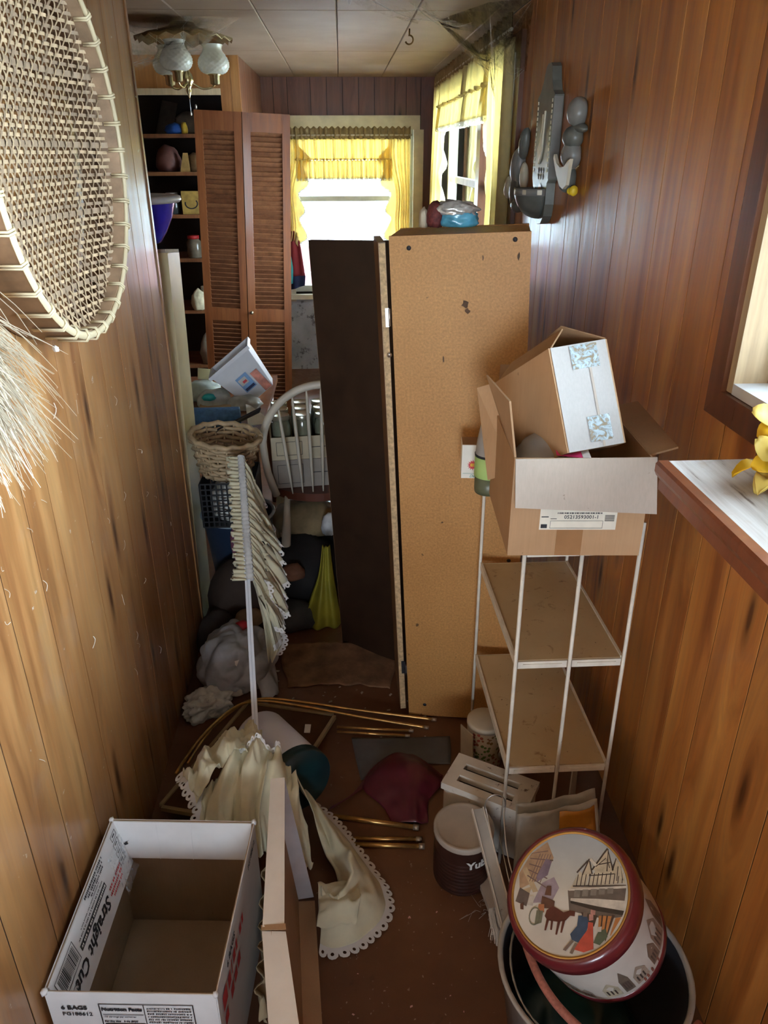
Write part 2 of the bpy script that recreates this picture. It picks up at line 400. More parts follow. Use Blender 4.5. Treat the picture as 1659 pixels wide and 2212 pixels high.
# windows
def glazed(name, mk, panes, m_fr=None):
    r = sroot(name); f = MB(); mk(f); f.build('window_frame', m_fr or M_WHITEPAINT, r)
    for (a, b) in panes: g = MB(); g.box(a, b); g.build('pane', M_GLASS, r)
    return r
def far_frame(f):
    x0, x1, z0, z1 = WF; y = YF
    f.box((x0, y+.06, z0), (x0+.04, y+.12, z1)); f.box((x1-.04, y+.06, z0), (x1, y+.12, z1))
    f.box((x0+.04, y+.06, z1-.04), (x1-.04, y+.12, z1)); f.box((x0+.04, y+.06, z0), (x1-.04, y+.12, z0+.05))
    f.box((x0+.04, y+.07, 1.395), (x1-.04, y+.11, 1.435))
window1 = glazed('window_1', far_frame, [((WF[0]+.04, YF+.088, WF[2]+.05), (WF[1]-.04, YF+.092, 1.395)), ((WF[0]+.04, YF+.088, 1.435), (WF[1]-.04, YF+.092, WF[3]-.04))], plain('aged_sash', (.55, .57, .52), .5))
tcase = MB(); tcase.box((-.47, YF-.022, WF[3]-.005), (.64, YF-.001, 2.025)); tcase.box((WF[1]-.01, YF-.022, .60), (WF[1]+.07, YF-.001, WF[3]-.005))
tcase.box((-.50, YF-.022, .60), (WF[0]+.01, YF-.001, WF[3]-.005)); tcase.box((-.52, YF-.05, .62), (.68, YF-.001, .66))
struct(tcase.build('trim_2', M_CREAMPAINT))
def cur_frame(f):
    y0, y1, z0, z1 = WC; x = XR
    for a, b in ((y0, y0+.05), (y1-.05, y1)): f.box((x+.05, a, z0), (x+.12, b, z1))
    f.box((x+.05, y0+.05, z1-.05), (x+.12, y1-.05, z1)); f.box((x+.05, y0+.05, z0), (x+.12, y1-.05, z0+.05))
    f.box((x+.06, y0+.05, 1.56), (x+.11, y1-.05, 1.60))
window2 = glazed('window_2', cur_frame, [((XR+.083, WC[0]+.05, WC[2]+.05), (XR+.087, WC[1]-.05, 1.56)), ((XR+.083, WC[0]+.05, 1.60), (XR+.087, WC[1]-.05, WC[3]-.05))])
mul = MB(); mul.box((XR+.02, 4.62, WC[2]), (XR+.12, 4.74, WC[3])); mul.build('mullion', M_CASING, window2)
t3 = MB(); t3.box((XR-.020, 3.50, .95), (XR-.001, 3.60, 2.2)); t3.box((XR-.020, 6.19, .95), (XR-.001, 6.28, 2.2)); t3.box((XR-.020, 3.60, 2.13), (XR-.001, 6.19, 2.2)); t3.box((XR-.05, 3.48, .93), (XR-.001, 6.30, .96))
struct(t3.build('trim_3', M_CASING))
t3b = MB(); t3b.box((XR-.030, 3.602, 1.0), (XR-.002, 3.65, 2.13)); struct(t3b.build('trim_4', M_CREAMPAINT))
# near window: deep raw-pine reveal inside dark mitred casing
def near_frame(f):
    y0, y1, z0, z1 = WN; x = XR
    f.box((x+.10, y1-.06, z0), (x+.15, y1-.001, z1)); f.box((x+.10, y0, z0), (x+.15, y0+.06, z1)); f.box((x+.10, y0+.06, z1-.06), (x+.15, y1-.06, z1)); f.box((x+.10, y0+.06, z0), (x+.15, y1-.06, z0+.05))
    f.box((x+.105, y0+.06, 1.66), (x+.145, y1-.06, 1.70))
window3 = glazed('window_3', near_frame, [((XR+.123, WN[0]+.06, WN[2]+.05), (XR+.127, WN[1]-.06, 1.66)), ((XR+.123, WN[0]+.06, 1.70), (XR+.127, WN[1]-.06, WN[3]-.06))], plain('red_sash', (.33, .13, .085), .5))
y0, y1, z0, z1 = WN
rv = MB(); rv.box((XR-.012, y1-.022, z0+.002), (XR+.10, y1-.0005, z1)); rv.build('reveal_board', M_RAW, window3)
rv = MB(); rv.box((XR-.012, y0+.0005, z0+.002), (XR+.10, y0+.022, z1)); rv.build('reveal_board', M_RAW, window3)
stp = MB(); stp.box((XR+.055, y1-.034, z0+.02), (XR+.10, y1-.022, z1)); stp.build('stop_bead', M_RAW, window3)
rs = MB(); rs.box((XR-.012, y0+.022, z0+.001), (XR+.10, y1-.022, z0+.022)); rs.build('sill_board', plain('dusty_sill', (.62, .64, .66), .7, dirt=(.3, .25, .2)), window3)
t5 = sroot('trim_5')
def casing(quad): mb = MB(); mb.slab(quad, Vector((-.022, 0, 0))); mb.build('casing_board', M_CASING, t5)
cw = .055; x = XR-.0005
casing([(x, y1+.0, z0), (x, y1+cw, z0-cw), (x, y1+cw, z1+cw), (x, y1, z1)])
casing([(x, y0-cw, z0-cw), (x, y1+cw, z0-cw), (x, y1, z0), (x, y0, z0)])
casing([(x, y0, z0), (x, y0, z1), (x, y0-cw, z1+cw), (x, y0-cw, z0-cw)])
casing([(x, y0, z1), (x, y1, z1), (x, y1+cw, z1+cw), (x, y0-cw, z1+cw)])
# ledge under the near window: weathered board with a moulded nose
lg = thing('window_ledge', 'dusty weathered board ledge with brown moulded nose below the window', 'ledge', (.54, 1.20, 1.262))
def mat_ledge():
    m, nt, b = newmat('weathered_board'); v = coords(nt, (26, 1.6, 26))
    n = tnoise(nt, v, 2.2, 6, .65, .3); n2 = tnoise(nt, coords(nt), 18, 4)
    c = ramp(nt, n, [(.33, (.17, .13, .11)), (.42, (.50, .46, .43)), (.7, (.66, .64, .62))])
    c = mix(nt, ramp(nt, n2, [(.6, 0), (.75, .4)]), c, (.42, .30, .20))
    L(nt, c, b.inputs['Base Color']); b.inputs['Roughness'].default_value = .55; bump(nt, b, n, .4, .002); return m
mb = MB(); mb.box((.022, -2.4, -.022), (.2185, 0, 0)); mb.build('ledge_board', mat_ledge(), lg)
prof = [(0, -.004), (.004, .001), (.0218, .001), (.0218, -.052), (.010, -.052), (.012, -.034), (.004, -.026), (.0, -.018)]
mb = MB(); n = len(prof); vs = [(a, 0, c) for a, c in prof]+[(a, -2.4, c) for a, c in prof]
mb.add(vs, [tuple(range(n)), tuple(range(2*n-1, n-1, -1))]+[(i, n+i, n+(i+1) % n, (i+1) % n) for i in range(n)]); mb.build('nose_moulding', M_NOSE, lg)
mb = MB(); mb.box((.03, -2.4, -.06), (.05, -.02, -.0225)); mb.build('apron', M_NOSE, lg)
# ------------------------------------------------------------------ outside
M_SIDING = plain('white_siding', (.75, .80, .82), .6, var=.05)
hs = thing('neighbour_house', 'white sided house standing beyond the far window', 'house', (0, 11.0, 0))
for k in range(14): mb = MB(); mb.hexa([(-3.5,0,k*.25),(3.5,0,k*.25),(3.5,.08,k*.25),(-3.5,.08,k*.25),(-3.5,.03,k*.25+.25),(3.5,.03,k*.25+.25),(3.5,.08,k*.25+.25),(-3.5,.08,k*.25+.25)]); mb.build('siding_board', M_SIDING, hs)
mb = MB(); mb.box((-3.5, .081, 0), (3.5, 3, 3.5)); mb.build('house_body', M_SIDING, hs)
for k in range(3):
    x = -1.1+k*.85; mb = MB(); mb.box((x, -.05, 1.5), (x+.5, -.001, 2.6)); wn_ = mb.build('window', M_WHITEPAINT, hs)
    mb = MB(); mb.box((x+.06, -.056, 1.56), (x+.44, -.0505, 2.54)); mb.build('pane', plain('cool_pane%d' % k, (.35, .50, .55), .15), wn_)
gr = MB(); gr.box((-14, 6.95, -.35), (14, 11.0, -.30)); gr.box((.95, -14, -.35), (16, 6.94, -.30)); gr.box((-12, -14, -.35), (.94, -1.75, -.30)); struct(gr.build('ground', plain('bright_ground', (.55, .58, .58), .9, var=.15, scale=2)))
gc = thing('garden_chair', 'arched metal garden chair frame outside the far window', 'chair', (.15, 8.3, -.3))
M_DK = plain('dull_metal', (.22, .30, .33), .5, .3)
arc = [(-.30+.0*a, 0, 1.0) for a in (0,)]
mb = MB(); mb.tube([(-.3, 0, 0), (-.3, 0, 1.25)]+[(-.3*math.cos(t), 0, 1.25+.22*math.sin(t)) for t in [PI*k/12 for k in range(1, 12)]]+[(.3, 0, 1.25), (.3, 0, 0)], .018, 6); mb.build('back_frame', M_DK, gc)
mb = MB(); mb.box((-.3, -.5, .42), (.3, 0, .45)); mb.build('seat', M_DK, gc)
for sx in (-.28, .28): mb = MB(); mb.tube([(sx, -.48, 0), (sx, -.48, .42)], .018, 6); mb.build('leg', M_DK, gc)
for k, a in enumerate((-.5, 0, .5)): mb = MB(); mb.tube([(.26*math.sin(a)*1.2, 0, 1.25+.2*math.cos(a)), (.05*math.sin(a), 0, 1.2), (0, 0, .45)], .012, 6); mb.build('spoke', M_DK, gc)
fence = thing('pink_fence', 'low pink board fence outside below the far window', 'fence', (0, 7.6, -.3))
M_PINK = plain('pink_paint', (.70, .34, .36), .7)
for k in range(4): mb = MB(); mb.box((-1.6, 0, .30+k*.24), (1.6, .03, .30+k*.24+.232)); mb.build('board', M_PINK, fence)
for x in (-1.5, 0, 1.5): mb = MB(); mb.box((x-.04, .031, 0), (x+.04, .1, 1.25)); mb.build('post', M_PINK, fence)
# ------------------------------------------------------------------ lettering that follows a surface
def letters(body, size, mat, parent, fn, name='lettering', align='LEFT', shear=0, bold=0):
    """text turned into a thin mesh; fn maps (x, y, h) of the text plane to a point"""
    cu = bpy.data.curves.new('tmp', 'FONT'); cu.body = body; cu.size = size; cu.align_x = align; cu.shear = shear; cu.offset = bold
    cu.resolution_u = 2; cu.extrude = .0002
    t = bpy.data.objects.new('tmp', cu); COL.objects.link(t)
    me = t.to_mesh(); vs = [v.co.copy() for v in me.vertices]; fs = [tuple(p.vertices) for p in me.polygons]
    t.to_mesh_clear(); bpy.data.objects.remove(t); bpy.data.curves.remove(cu)
    mb = MB(); mb.add([fn(v.x, v.y, v.z+.0005) for v in vs], fs)
    return mb.build(name, mat, parent)
def planar(o, x, y):
    m = frame_mtx(o, x, y); return lambda a, b, h: m @ Vector((a, b, h))
M_INK = plain('black_ink', (.025, .025, .03), .6); M_RED = plain('red_ink', (.62, .06, .07), .6); M_WHITEINK = plain('white_ink', (.85, .85, .82), .5)
def mat_chip():
    m, nt, b = newmat('particle_board'); v = coords(nt)
    n1 = tnoise(nt, v, 2.5, 4); n2 = tnoise(nt, v, 160, 3, .7); n3 = tnoise(nt, v, 34, 3, .5)
    c = ramp(nt, n1, [(.3, (.46, .225, .068)), (.7, (.57, .30, .100))])
    c = mix(nt, .8, c, ramp(nt, n2, [(.30, .68), (.55, 1.0), (.75, 1.3)]), 'MULTIPLY')
    c = mix(nt, ramp(nt, n3, [(.72, 0), (.75, .85)]), c, (.07, .04, .02))
    L(nt, c, b.inputs['Base Color']); b.inputs['Roughness'].default_value = .5; b.inputs['Specular IOR Level'].default_value = .35
    return m
M_CHIP = mat_chip()
M_CHIPDARK = plain('brown_laminate', (.20, .105, .045), .45, var=.2)
M_CHIPEDGE = plain('chipboard_edge', (.52, .37, .20), .8, var=.35, scale=90)
M_STEEL = plain('steel', (.62, .60, .56), .35, .9, var=.1)
M_DKSCREW = plain('black_screw', (.03, .03, .035), .5, .4)
# ------------------------------------------------------------------ utility cabinet, leaning, doors open
cab = thing('utility_cabinet', 'tall tan particle board cabinet leaning with its doors ajar', 'cabinet', (.184, 2.029, .0), (0, -.045, -.20))
CW, CD, CH = .365, .24, 1.56
def cpart(name, a, b, mat=M_CHIP): mb = MB(); mb.box(a, b); return mb.build(name, mat, cab)
cpart('side_panel', (.004, 0, .004), (CW, .016, CH)); cpart('side_panel', (.004, CD-.016, .004), (CW, CD, CH))
cpart('top_panel', (.004, .0165, CH-.018), (CW-.007, CD-.0165, CH-.002)); cpart('back_panel', (CW-.006, .0165, .006), (CW-.001, CD-.0165, CH-.004))
cpart('bottom_panel', (.004, .0165, .06), (CW-.007, CD-.0165, .076)); cpart('plinth', (.02, .0165, .006), (.036, CD-.0165, .0595))
for z in (.45, .82, 1.18): cpart('shelf', (.02, .0165, z), (CW-.007, CD-.0165, z+.014))
for (x, z) in ((.055, CH-.03), (.325, CH-.018), (.06, .05), (.33, .62)):
    mb = MB(); mb.lathe([(.0, -.0016), (.005, -.0014), (.0062, .0), ], 12, Matrix.Translation((x, 0, z)) @ Matrix.Rotation(PI/2, 4, 'X') @ Matrix.Scale(-1, 4, (0,0,1)), cap0=False, cap1=False); mb.build('screw', M_DKSCREW, cab)
for (x, z, s, k) in ((.20, 1.385, .012, 1), (.205, 1.368, .008, 2), (.335, 1.50, .006, 5), (.245, 1.50, .004, 6), (.14, 1.24, .006, 7)):
    r_ = random.Random(k); mb = MB(); mb.add([(x+s*(.5+.6*r_.random())*math.cos(2*PI*i/9)*(.6 if k > 4 else 1), -.0004, z+s*(.5+.6*r_.random())*math.sin(2*PI*i/9)*(2 if k > 4 else 1)) for i in range(9)], [tuple(range(9))]); mb.build('stain', plain('dark_stain_%d' % k, (.10, .055, .03), .8, var=.4, scale=90), cab)
# narrow side door, hinged on the near panel and slightly open, and the front door swung wide
def door(hinge, ang, wd, z0, z1, t, mat):
    mb = MB(); mb.box((0, 0, z0), (t, wd, z1)); return mb.build('door', mat, cab, hinge, (0, 0, ang))
dn = door((-.024, -.004, 0), .22, .20, .03, CH-.014, .019, M_CHIPDARK)
ed = MB(); ed.box((.001, -.0018, .032), (.018, -.0002, CH-.016)); ed.build('edge_strip', M_CHIPEDGE, dn)
for z in (.18, 1.33):
    mb = MB(); mb.box((.010, -.0035, z), (.020, -.002, z+.05)); mb.build('hinge', M_STEEL if z > 1 else M_DKSCREW, dn)
    mb = MB(); mb.tube([(.021, -.004, z+.002), (.021, -.004, z+.048)], .0028, 8); mb.build('hinge_pin', M_STEEL if z > 1 else M_DKSCREW, dn)
mb = MB(); mb.lathe([(.0, .012), (.006, .010), (.007, .005), (.004, 0)], 12, Matrix.Translation((.016, -.002, 1.255)) @ Matrix.Rotation(PI/2, 4, 'X')); mb.build('catch_button', M_STEEL, dn)
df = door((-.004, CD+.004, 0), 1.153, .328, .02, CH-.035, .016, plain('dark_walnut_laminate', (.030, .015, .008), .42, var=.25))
ed = MB(); ed.box((.001, .3283, .021), (.015, .3295, CH-.036)); ed.build('edge_strip', plain('worn_edge', (.30, .17, .085), .6), df)
# ------------------------------------------------------------------ white wire shelf stand
M_WIRE = plain('chipped_white_enamel', (.76, .72, .62), .4, dirt=(.16, .08, .04), scale=26, dirtcov=.66)
def mat_shelf():
    m, nt, b = newmat('stained_cream_shelf'); v = coords(nt)
    n1 = tnoise(nt, v, 5, 5); n2 = tnoise(nt, v, 26, 5, .6, .8); n3 = tnoise(nt, v, 90, 2)
    c = ramp(nt, n1, [(.3, (.50, .38, .215)), (.7, (.62, .50, .31))])
    c = mix(nt, ramp(nt, n2, [(.62, 0), (.76, .8)]), c, (.20, .09, .035))
    c = mix(nt, ramp(nt, n3, [(.73, 0), (.76, .9)]), c, (.06, .035, .02))
    L(nt, c, b.inputs['Base Color']); b.inputs['Roughness'].default_value = .38; return m
M_SHELF = mat_shelf()
ss = thing('shelf_stand', 'narrow stand of cream metal shelves on chipped white wire posts', 'shelf', (.385, 1.42, 0), (-.02, 0, 0))
SW, SD = .26, .495
def rod(a, b, r=.0048, n=8): mb = MB(); mb.tube([a, b], r, n); return mb
for (x, y) in ((0, 0), (SW/2, 0), (SW, 0), (0, SD), (SW/2, SD), (SW, SD)):
    rod((x, y, -.0 if y == 0 else -.01), (x, y, 1.02)).build('post', M_WIRE, ss)
for z in (.335, .662, .962):
    mb = MB(); mb.box((.006, .006, z-.003), (SW-.006, SD-.006, z)); sh = mb.build('shelf_panel', M_SHELF, ss)
    mb = MB(); mb.box((-.001, .0075, z-.016), (.005, SD-.0075, z+.006)); mb.build('shelf_rim', M_WIRE, sh)
    mb = MB(); mb.box((SW-.005, .0075, z-.016), (SW+.001, SD-.0075, z+.003)); mb.build('shelf_rim', M_WIRE, sh)
    for y in (.0, SD-.004):
        for x0, x1 in ((.006, SW/2-.006), (SW/2+.006, SW-.006)):
            mb = MB(); mb.box((x0, y, z-.020), (x1, y+.004, z-.001)); mb.box((x0+.012, y-.0025, z-.015), (x1-.012, y-.0003, z-.007)); mb.build('clip_rail', M_WIRE, ss)
# ------------------------------------------------------------------ cardboard boxes on top
def mat_card(name, a, b2, rough=.75):
    m, nt, b = newmat(name); v = coords(nt); n1 = tnoise(nt, v, 6, 4); n2 = tnoise(nt, coords(nt, (120, 120, 4)), 2, 3); n3 = tnoise(nt, v, 50, 3)
    c = ramp(nt, n1, [(.3, a), (.7, b2)]); c = mix(nt, .3, c, ramp(nt, n2, [(.3, .85), (.7, 1.1)]), 'MULTIPLY')
    c = mix(nt, ramp(nt, n3, [(.72, 0), (.76, .5)]), c, (.14, .08, .04))
    L(nt, c, b.inputs['Base Color']); b.inputs['Roughness'].default_value = rough; return m
M_CARD = mat_card('cardboard', (.42, .245, .12), (.50, .31, .165)); M_CARDIN = mat_card('cardboard_inside', (.33, .19, .095), (.40, .245, .13))
M_CARDGREY = mat_card('cardboard_dusty', (.42, .36, .30), (.50, .43, .36)); M_CARDWHITE = mat_card('cardboard_white', (.44, .43, .415), (.51, .495, .475))
M_LABEL = plain('paper_label', (.78, .74, .62), .6)
def mat_tape():
    m, nt, b = newmat('crinkled_tape'); v = coords(nt); n = tnoise(nt, v, 60, 4, .6, 2.0)
    c = ramp(nt, n, [(.42, (.30, .25, .17)), (.5, (.36, .44, .48)), (.6, (.46, .58, .64))]); L(nt, c, b.inputs['Base Color'])
    b.inputs['Roughness'].default_value = .18; b.inputs['Specular IOR Level'].default_value = .8; bump(nt, b, n, .6, .003); return m
M_TAPE = mat_tape()
bx = thing('cardboard_box', 'open brown cardboard box with address label and drooping flap on the shelf stand', 'box', (.335, 1.392, .9745), (0, 0, -.06))
BW, BD, BH, T = .280, .36, .222, .004
def bpart(name, fn, mat=M_CARD, parent=bx): mb = MB(); fn(mb); return mb.build(name, mat, parent)
bpart('bottom', lambda m: m.box((0, 0, 0), (BW, BD, T)))
fr = bpart('front_wall', lambda m: m.box((0, 0, T), (BW, T, BH))); bpart('back_wall', lambda m: m.box((0, BD-T, T), (BW, BD, BH)))
bpart('side_wall', lambda m: m.box((0, T, T), (T, BD-T, BH))); bpart('side_wall', lambda m: m.box((BW-T, T, T), (BW, BD-T, BH)))
fq = [(.001, -.002, BH), (BW+.004, -.002, BH+.004), (BW+.010, -.032, BH-.108), (.004, -.024, BH-.098)]
bpart('flap', lambda m: m.slab(fq, -.004), M_CARDGREY)
bpart('flap', lambda m: m.slab([(0, T, BH+.001), (0, .12, BH+.001), (-.045, .17, BH+.125), (-.012, .045, BH+.105)], .004), M_CARDIN)
bpart('flap', lambda m: m.slab([(BW-.002, .02, BH+.001), (BW-.002, BD-.02, BH+.001), (BW+.062, BD-.03, BH+.018), (BW+.058, .035, BH+.012)], .004), M_CARDIN)
bpart('flap', lambda m: m.slab([(.01, BD-.003, BH+.001), (BW-.01, BD-.003, BH+.001), (BW-.02, BD+.05, BH+.085), (.02, BD+.05, BH+.085)], .004), M_CARDIN)
bpart('tape_strip', lambda m: m.box((.100, -.0008, .001), (.155, -.0001, .125)), plain('brown_tape', (.36, .19, .085), .22))
lb = bpart('address_label', lambda m: m.box((.062, -.0009, .062), (.222, -.0002, .128)), M_LABEL)
P_ = planar((.062, -.001, .062), (1, 0, 0), (0, 0, 1))
letters('05213593001-1', .0115, M_INK, lb, lambda a, b, h: P_(.050+a, .026+b, h), bold=.0001)
def rect(m, x0, y0, x1, y1, P, h=.0006): m.add([P(x0, y0, h), P(x1, y0, h), P(x1, y1, h), P(x0, y1, h)], [(0, 1, 2, 3)])
mb = MB()
for x0, y0, x1, y1 in ((.022, .0035, .132, .0042), (.022, .0205, .132, .0212), (.022, .0035, .0227, .0212), (.1313, .0035, .132, .0212), (.003, .004, .016, .013), (.022, .025, .035, .0263), (.003, .029, .018, .0312)): rect(mb, x0, y0, x1, y1, P_)
for k in range(7): rect(mb, .135, .020+k*.0022, .155, .0211+k*.0022, P_)
for k in range(26):
    x = .036+k*.0036; rect(mb, x, .037, x+.0016*(1+(k*7 % 3)*.4), .0405, P_)
mb.build('label_print', M_INK, lb)
# things in the box
pl = thing('plastic_dome', 'clear plastic dome lid lying in the open cardboard box', 'lid', (.432, 1.50, 1.15), (.25, 0, 0))
M_CLEAR = plain('clear_plastic', (.62, .60, .56), .12, var=.05, trans=.5, spec=.8)
mb = MB(); mb.lathe([(.075, 0), (.072, .006), (.066, .008), (.06, .03), (.045, .045), (.02, .052), (.003, .053)], 24, cap0=False); mb.build('dome', M_CLEAR, pl)
pk = thing('pink_card', 'bright pink card with white tip poking from the open cardboard box', 'card', (.43, 1.425, 1.188), (0, 0, -.1))
mb = MB(); mb.slab([(0, 0, 0), (.05, -.02, .002), (.048, .03, .012), (0, .03, .012)], .0012); mb.build('card', plain('pink_card', (.80, .06, .22), .5), pk)
mb = MB(); mb.slab([(.0505, -.02, .002), (.066, -.024, .003), (.064, .02, .012), (.0485, .03, .012)], .0012); mb.build('card_tip', M_WHITEINK, pk)
mb = MB(); stf = lump('newspaper_wad', plain('grey_newsprint', (.42, .41, .39), .8, dirt=(.2, .2, .2)), None, (.49, 1.56, .98), (.16, .18, .14), 5, .2, 2, 3, .4)
tag(stf, 'crumpled grey newspaper wad inside the open cardboard box', 'paper')
# tilted box: white taped end, brown sides
tb = thing('tilted_carton', 'small open carton tipped over on the cardboard box, white taped end showing', 'box', (.448, 1.40, 1.203))
o = Vector((.448, 1.40, 1.203)); bl = Vector((0,0,0)); br = Vector((.116, .014, .014)); tl = Vector((-.032, .098, .19)); dv = Vector((-.062, .20, -.125))
def q4(a, u, v): return [a, a+u, a+u+v, a+v]
def tpart(name, quad, mat, t=.004): mb = MB(); mb.slab(quad, t); return mb.build(name, mat, tb)
nrm = br.cross(tl).normalized()
fe = tpart('end_panel', q4(bl, br, tl), M_CARDWHITE, -.004)
sl = tpart('side_panel', q4(bl-nrm*.001, tl, dv), M_CARD, .004); tpart('side_panel', q4(br-nrm*.001, dv, tl), M_CARD, .004)
tpart('base_panel', q4(bl-nrm*.002+tl*.02, dv, br), M_CARDIN, .004)
tpart('flap', [tl, tl+dv, tl+dv*.9+br*.25+tl*.16, tl+dv*.12+br*.42+tl*.20], M_CARDIN, .003)
tpart('flap', [tl+br, tl+br+tl*.02+dv*.95, tl+br*.62+dv*.9+tl*.22, tl+br*.55+dv*.25+tl*.26], M_CARDIN, .003)
tpart('flap', [bl+dv, tl+dv, tl+dv*1.12-br*.30, bl+dv*1.3-br*.25], M_CARD, .003)
tpart('edge_tape', [bl+nrm*.0006, bl+nrm*.0006+br*.10, tl+nrm*.0006+br*.10, tl+nrm*.0006], M_CARDWHITE, .0005)
for v0, v1, u0, u1 in ((.76, .985, .33, .82), (.06, .30, .42, .82)): 
    tpart('tape_patch', [bl+nrm*.0012+br*u0+tl*v0, bl+nrm*.0012+br*u1+tl*v0, bl+nrm*.0012+br*u1+tl*v1, bl+nrm*.0012+br*u0+tl*v1], M_TAPE, .0006)
tpart('tape_seam', [bl+nrm*.001+br*.62+tl*.0, bl+nrm*.001+br*.66, bl+nrm*.001+br*.66+tl*.98, bl+nrm*.001+br*.62+tl*.98], M_CARDGREY, .0004)
# small white box and green-based clear bottle at the back left of the top shelf
sb = thing('small_white_box', 'small white printed box on the back corner of the shelf stand', 'box', (.302, 1.845, .9635), (0, 0, -.1))
mb = MB(); mb.box((0, 0, 0), (.085, .062, .094)); sbb = mb.build('carton', plain('white_carton', (.80, .77, .68), .5), sb)
mb = MB(); mb.box((.001, .001, .0942), (.084, .061, .0952)); mb.build('lid_flap', M_CARDIN, sb)
P2 = planar((0, -.0006, 0), (1, 0, 0), (0, 0, 1))
mb = MB(); star = []
for k in range(28):
    a = 2*PI*k/28; r = .0155 if k % 2 else .0095; star.append(P2(.030+r*math.cos(a), .038+r*math.sin(a), .0003))
mb.add(star, [tuple(range(28))]); mb.build('red_burst', M_RED, sb)
M_YEL = plain('yellow_ink', (.85, .60, .03), .5)
mb = MB()
for k in range(2):
    for j in range(4): rect(mb, .0235+.0034*j, .0345+k*.0045, .0235+.0034*j+.0026, .0345+k*.0045+.0036, P2, .0012)
o_ = mb.build('burst_print', M_YEL, sb); o_['kind'] = 'stuff'
mb = MB(); rect(mb, .004, .0135, .08, .0142, P2); mb.build('green_line', plain('green_ink', (.10, .40, .33), .5), sb)
letters('Demi', .011, plain('teal_ink', (.08, .36, .34), .5), sb, lambda a, b, h: P2(.022+a, .003+b, h), shear=.3)
gb = thing('clear_bottle', 'clear plastic bottle with pale green base band beside the cardboard box', 'bottle', (.358, 1.752, .9635))
mb = MB(); mb.lathe([(.034, .001), (.036, .01), (.036, .045)], 24); mb.build('dark_base', plain('dark_base', (.10, .11, .06), .4), gb)
mb = MB(); mb.lathe([(.0375, .046), (.038, .048), (.038, .098), (.037, .10)], 24, cap0=True); mb.build('green_band', plain('light_green', (.36, .52, .17), .4), gb)
mb = MB(); mb.lathe([(.0385, .1005), (.0385, .106)], 24); mb.build('dark_ring', M_DKSCREW, gb)
mb = MB(); mb.lathe([(.037, .1065), (.034, .14), (.024, .20), (.014, .235), (.013, .245)], 24, cap0=False); mb.build('clear_neck', M_CLEAR, gb)
# ------------------------------------------------------------------ under the stand
tw = thing('toaster', 'dirty white two slot toaster standing on the floor by the shelf stand', 'toaster', (.233, 1.531, 0), (0, 0, math.radians(-31)))
M_TOAST = plain('grimy_white_enamel', (.66, .62, .55), .35, dirt=(.14, .09, .06), scale=12, dirtcov=.60)
def rbox(mb, x0, y0, z0, x1, y1, z1, r, n=4):
    pts = []
    for cx_, cy_, a0 in ((x1-r, y1-r, 0), (x0+r, y1-r, PI/2), (x0+r, y0+r, PI), (x1-r, y0+r, 3*PI/2)):
        for k in range(n+1): a = a0+PI/2*k/n; pts.append((cx_+r*math.cos(a), cy_+r*math.sin(a)))
    return mb.prism(pts, z1-z0, Matrix.Translation((0, 0, z0)))
TLx, TD, TH = .24, .128, .19
mb = MB(); rbox(mb, .004, .003, .012, TLx-.004, TD-.003, TH-.022, .012); mb.build('body', M_TOAST, tw)
top = MB()                                            # top plate with two real slots
sl0, sl1 = .035, .195; s1 = (.026, .050); s2 = (.074, .098); z0, z1 = TH-.0215, TH
for a, b, c, d in ((0, 0, TLx, s1[0]), (0, s1[1], TLx, s2[0]), (0, s2[1], TLx, TD), (0, s1[0], sl0, s1[1]), (sl1, s1[0], TLx, s1[1]), (0, s2[0], sl0, s2[1]), (sl1, s2[0], TLx, s2[1])):
    top.box((a, b, z0), (c, d, z1))
top.build('top_plate', M_TOAST, tw)
for s in (s1, s2):
    mb = MB(); mb.box((sl0, s[0], z0-.0004), (sl1, s[1], z0)); mb.build('slot_well', M_BLACK, tw)
    mb = MB(); mb.tube([(sl0+.01, s[0]+.005, TH-.008), (sl1-.01, s[0]+.005, TH-.008)], .0012, 6); mb.build('guard_wire', M_STEEL, tw)
mb = MB(); rbox(mb, .01, .01, 0, TLx-.01, TD-.01, .0115, .01); mb.build('base', M_DKSCREW, tw)
mb = MB(); mb.box((TLx-.0035, .05, .06), (TLx+.018, .078, .078)); mb.build('lever', M_DKSCREW, tw)
# coffee can
M_CAN = plain('brown_can', (.055, .022, .016), .3, .2, dirt=(.30, .22, .16), scale=20, dirtcov=.68)
ca = thing('coffee_can', 'ribbed dark brown coffee can with dusty plastic lid and white lettering', 'can', (.277, 1.395, 0))
rib = [(.073, 0), (.0755, .004), (.0735, .008)]
for k in range(12): z = .012+k*.0125; rib += [(.0735, z), (.0765 if k < 8 else .0735, z+.005), (.0735, z+.010)]
rib += [(.0735, .163), (.076, .166), (.074, .168)]
mb = MB(); mb.lathe(rib, 36); mb.build('can_body', M_CAN, ca)
M_LID = plain('dusty_translucent_lid', (.42, .37, .31), .45, dirt=(.10, .06, .04), scale=12, dirtcov=.70)
mb = MB(); mb.lathe([(.0785, .158), (.079, .1735), (.076, .1755), (.070, .1735), (.066, .1725), (.0, .1725)], 36, cap0=False, cap1=False); mb.build('lid', M_LID, ca)
def oncan(r, a0): return lambda a, b, h: Vector(((r+h)*math.cos(a0+a/r), (r+h)*math.sin(a0+a/r), b))
letters('Yuban', .034, M_WHITEINK, ca, lambda a, b, h: oncan(.0772, math.radians(-91))(a, .104+b, h), bold=.0012)
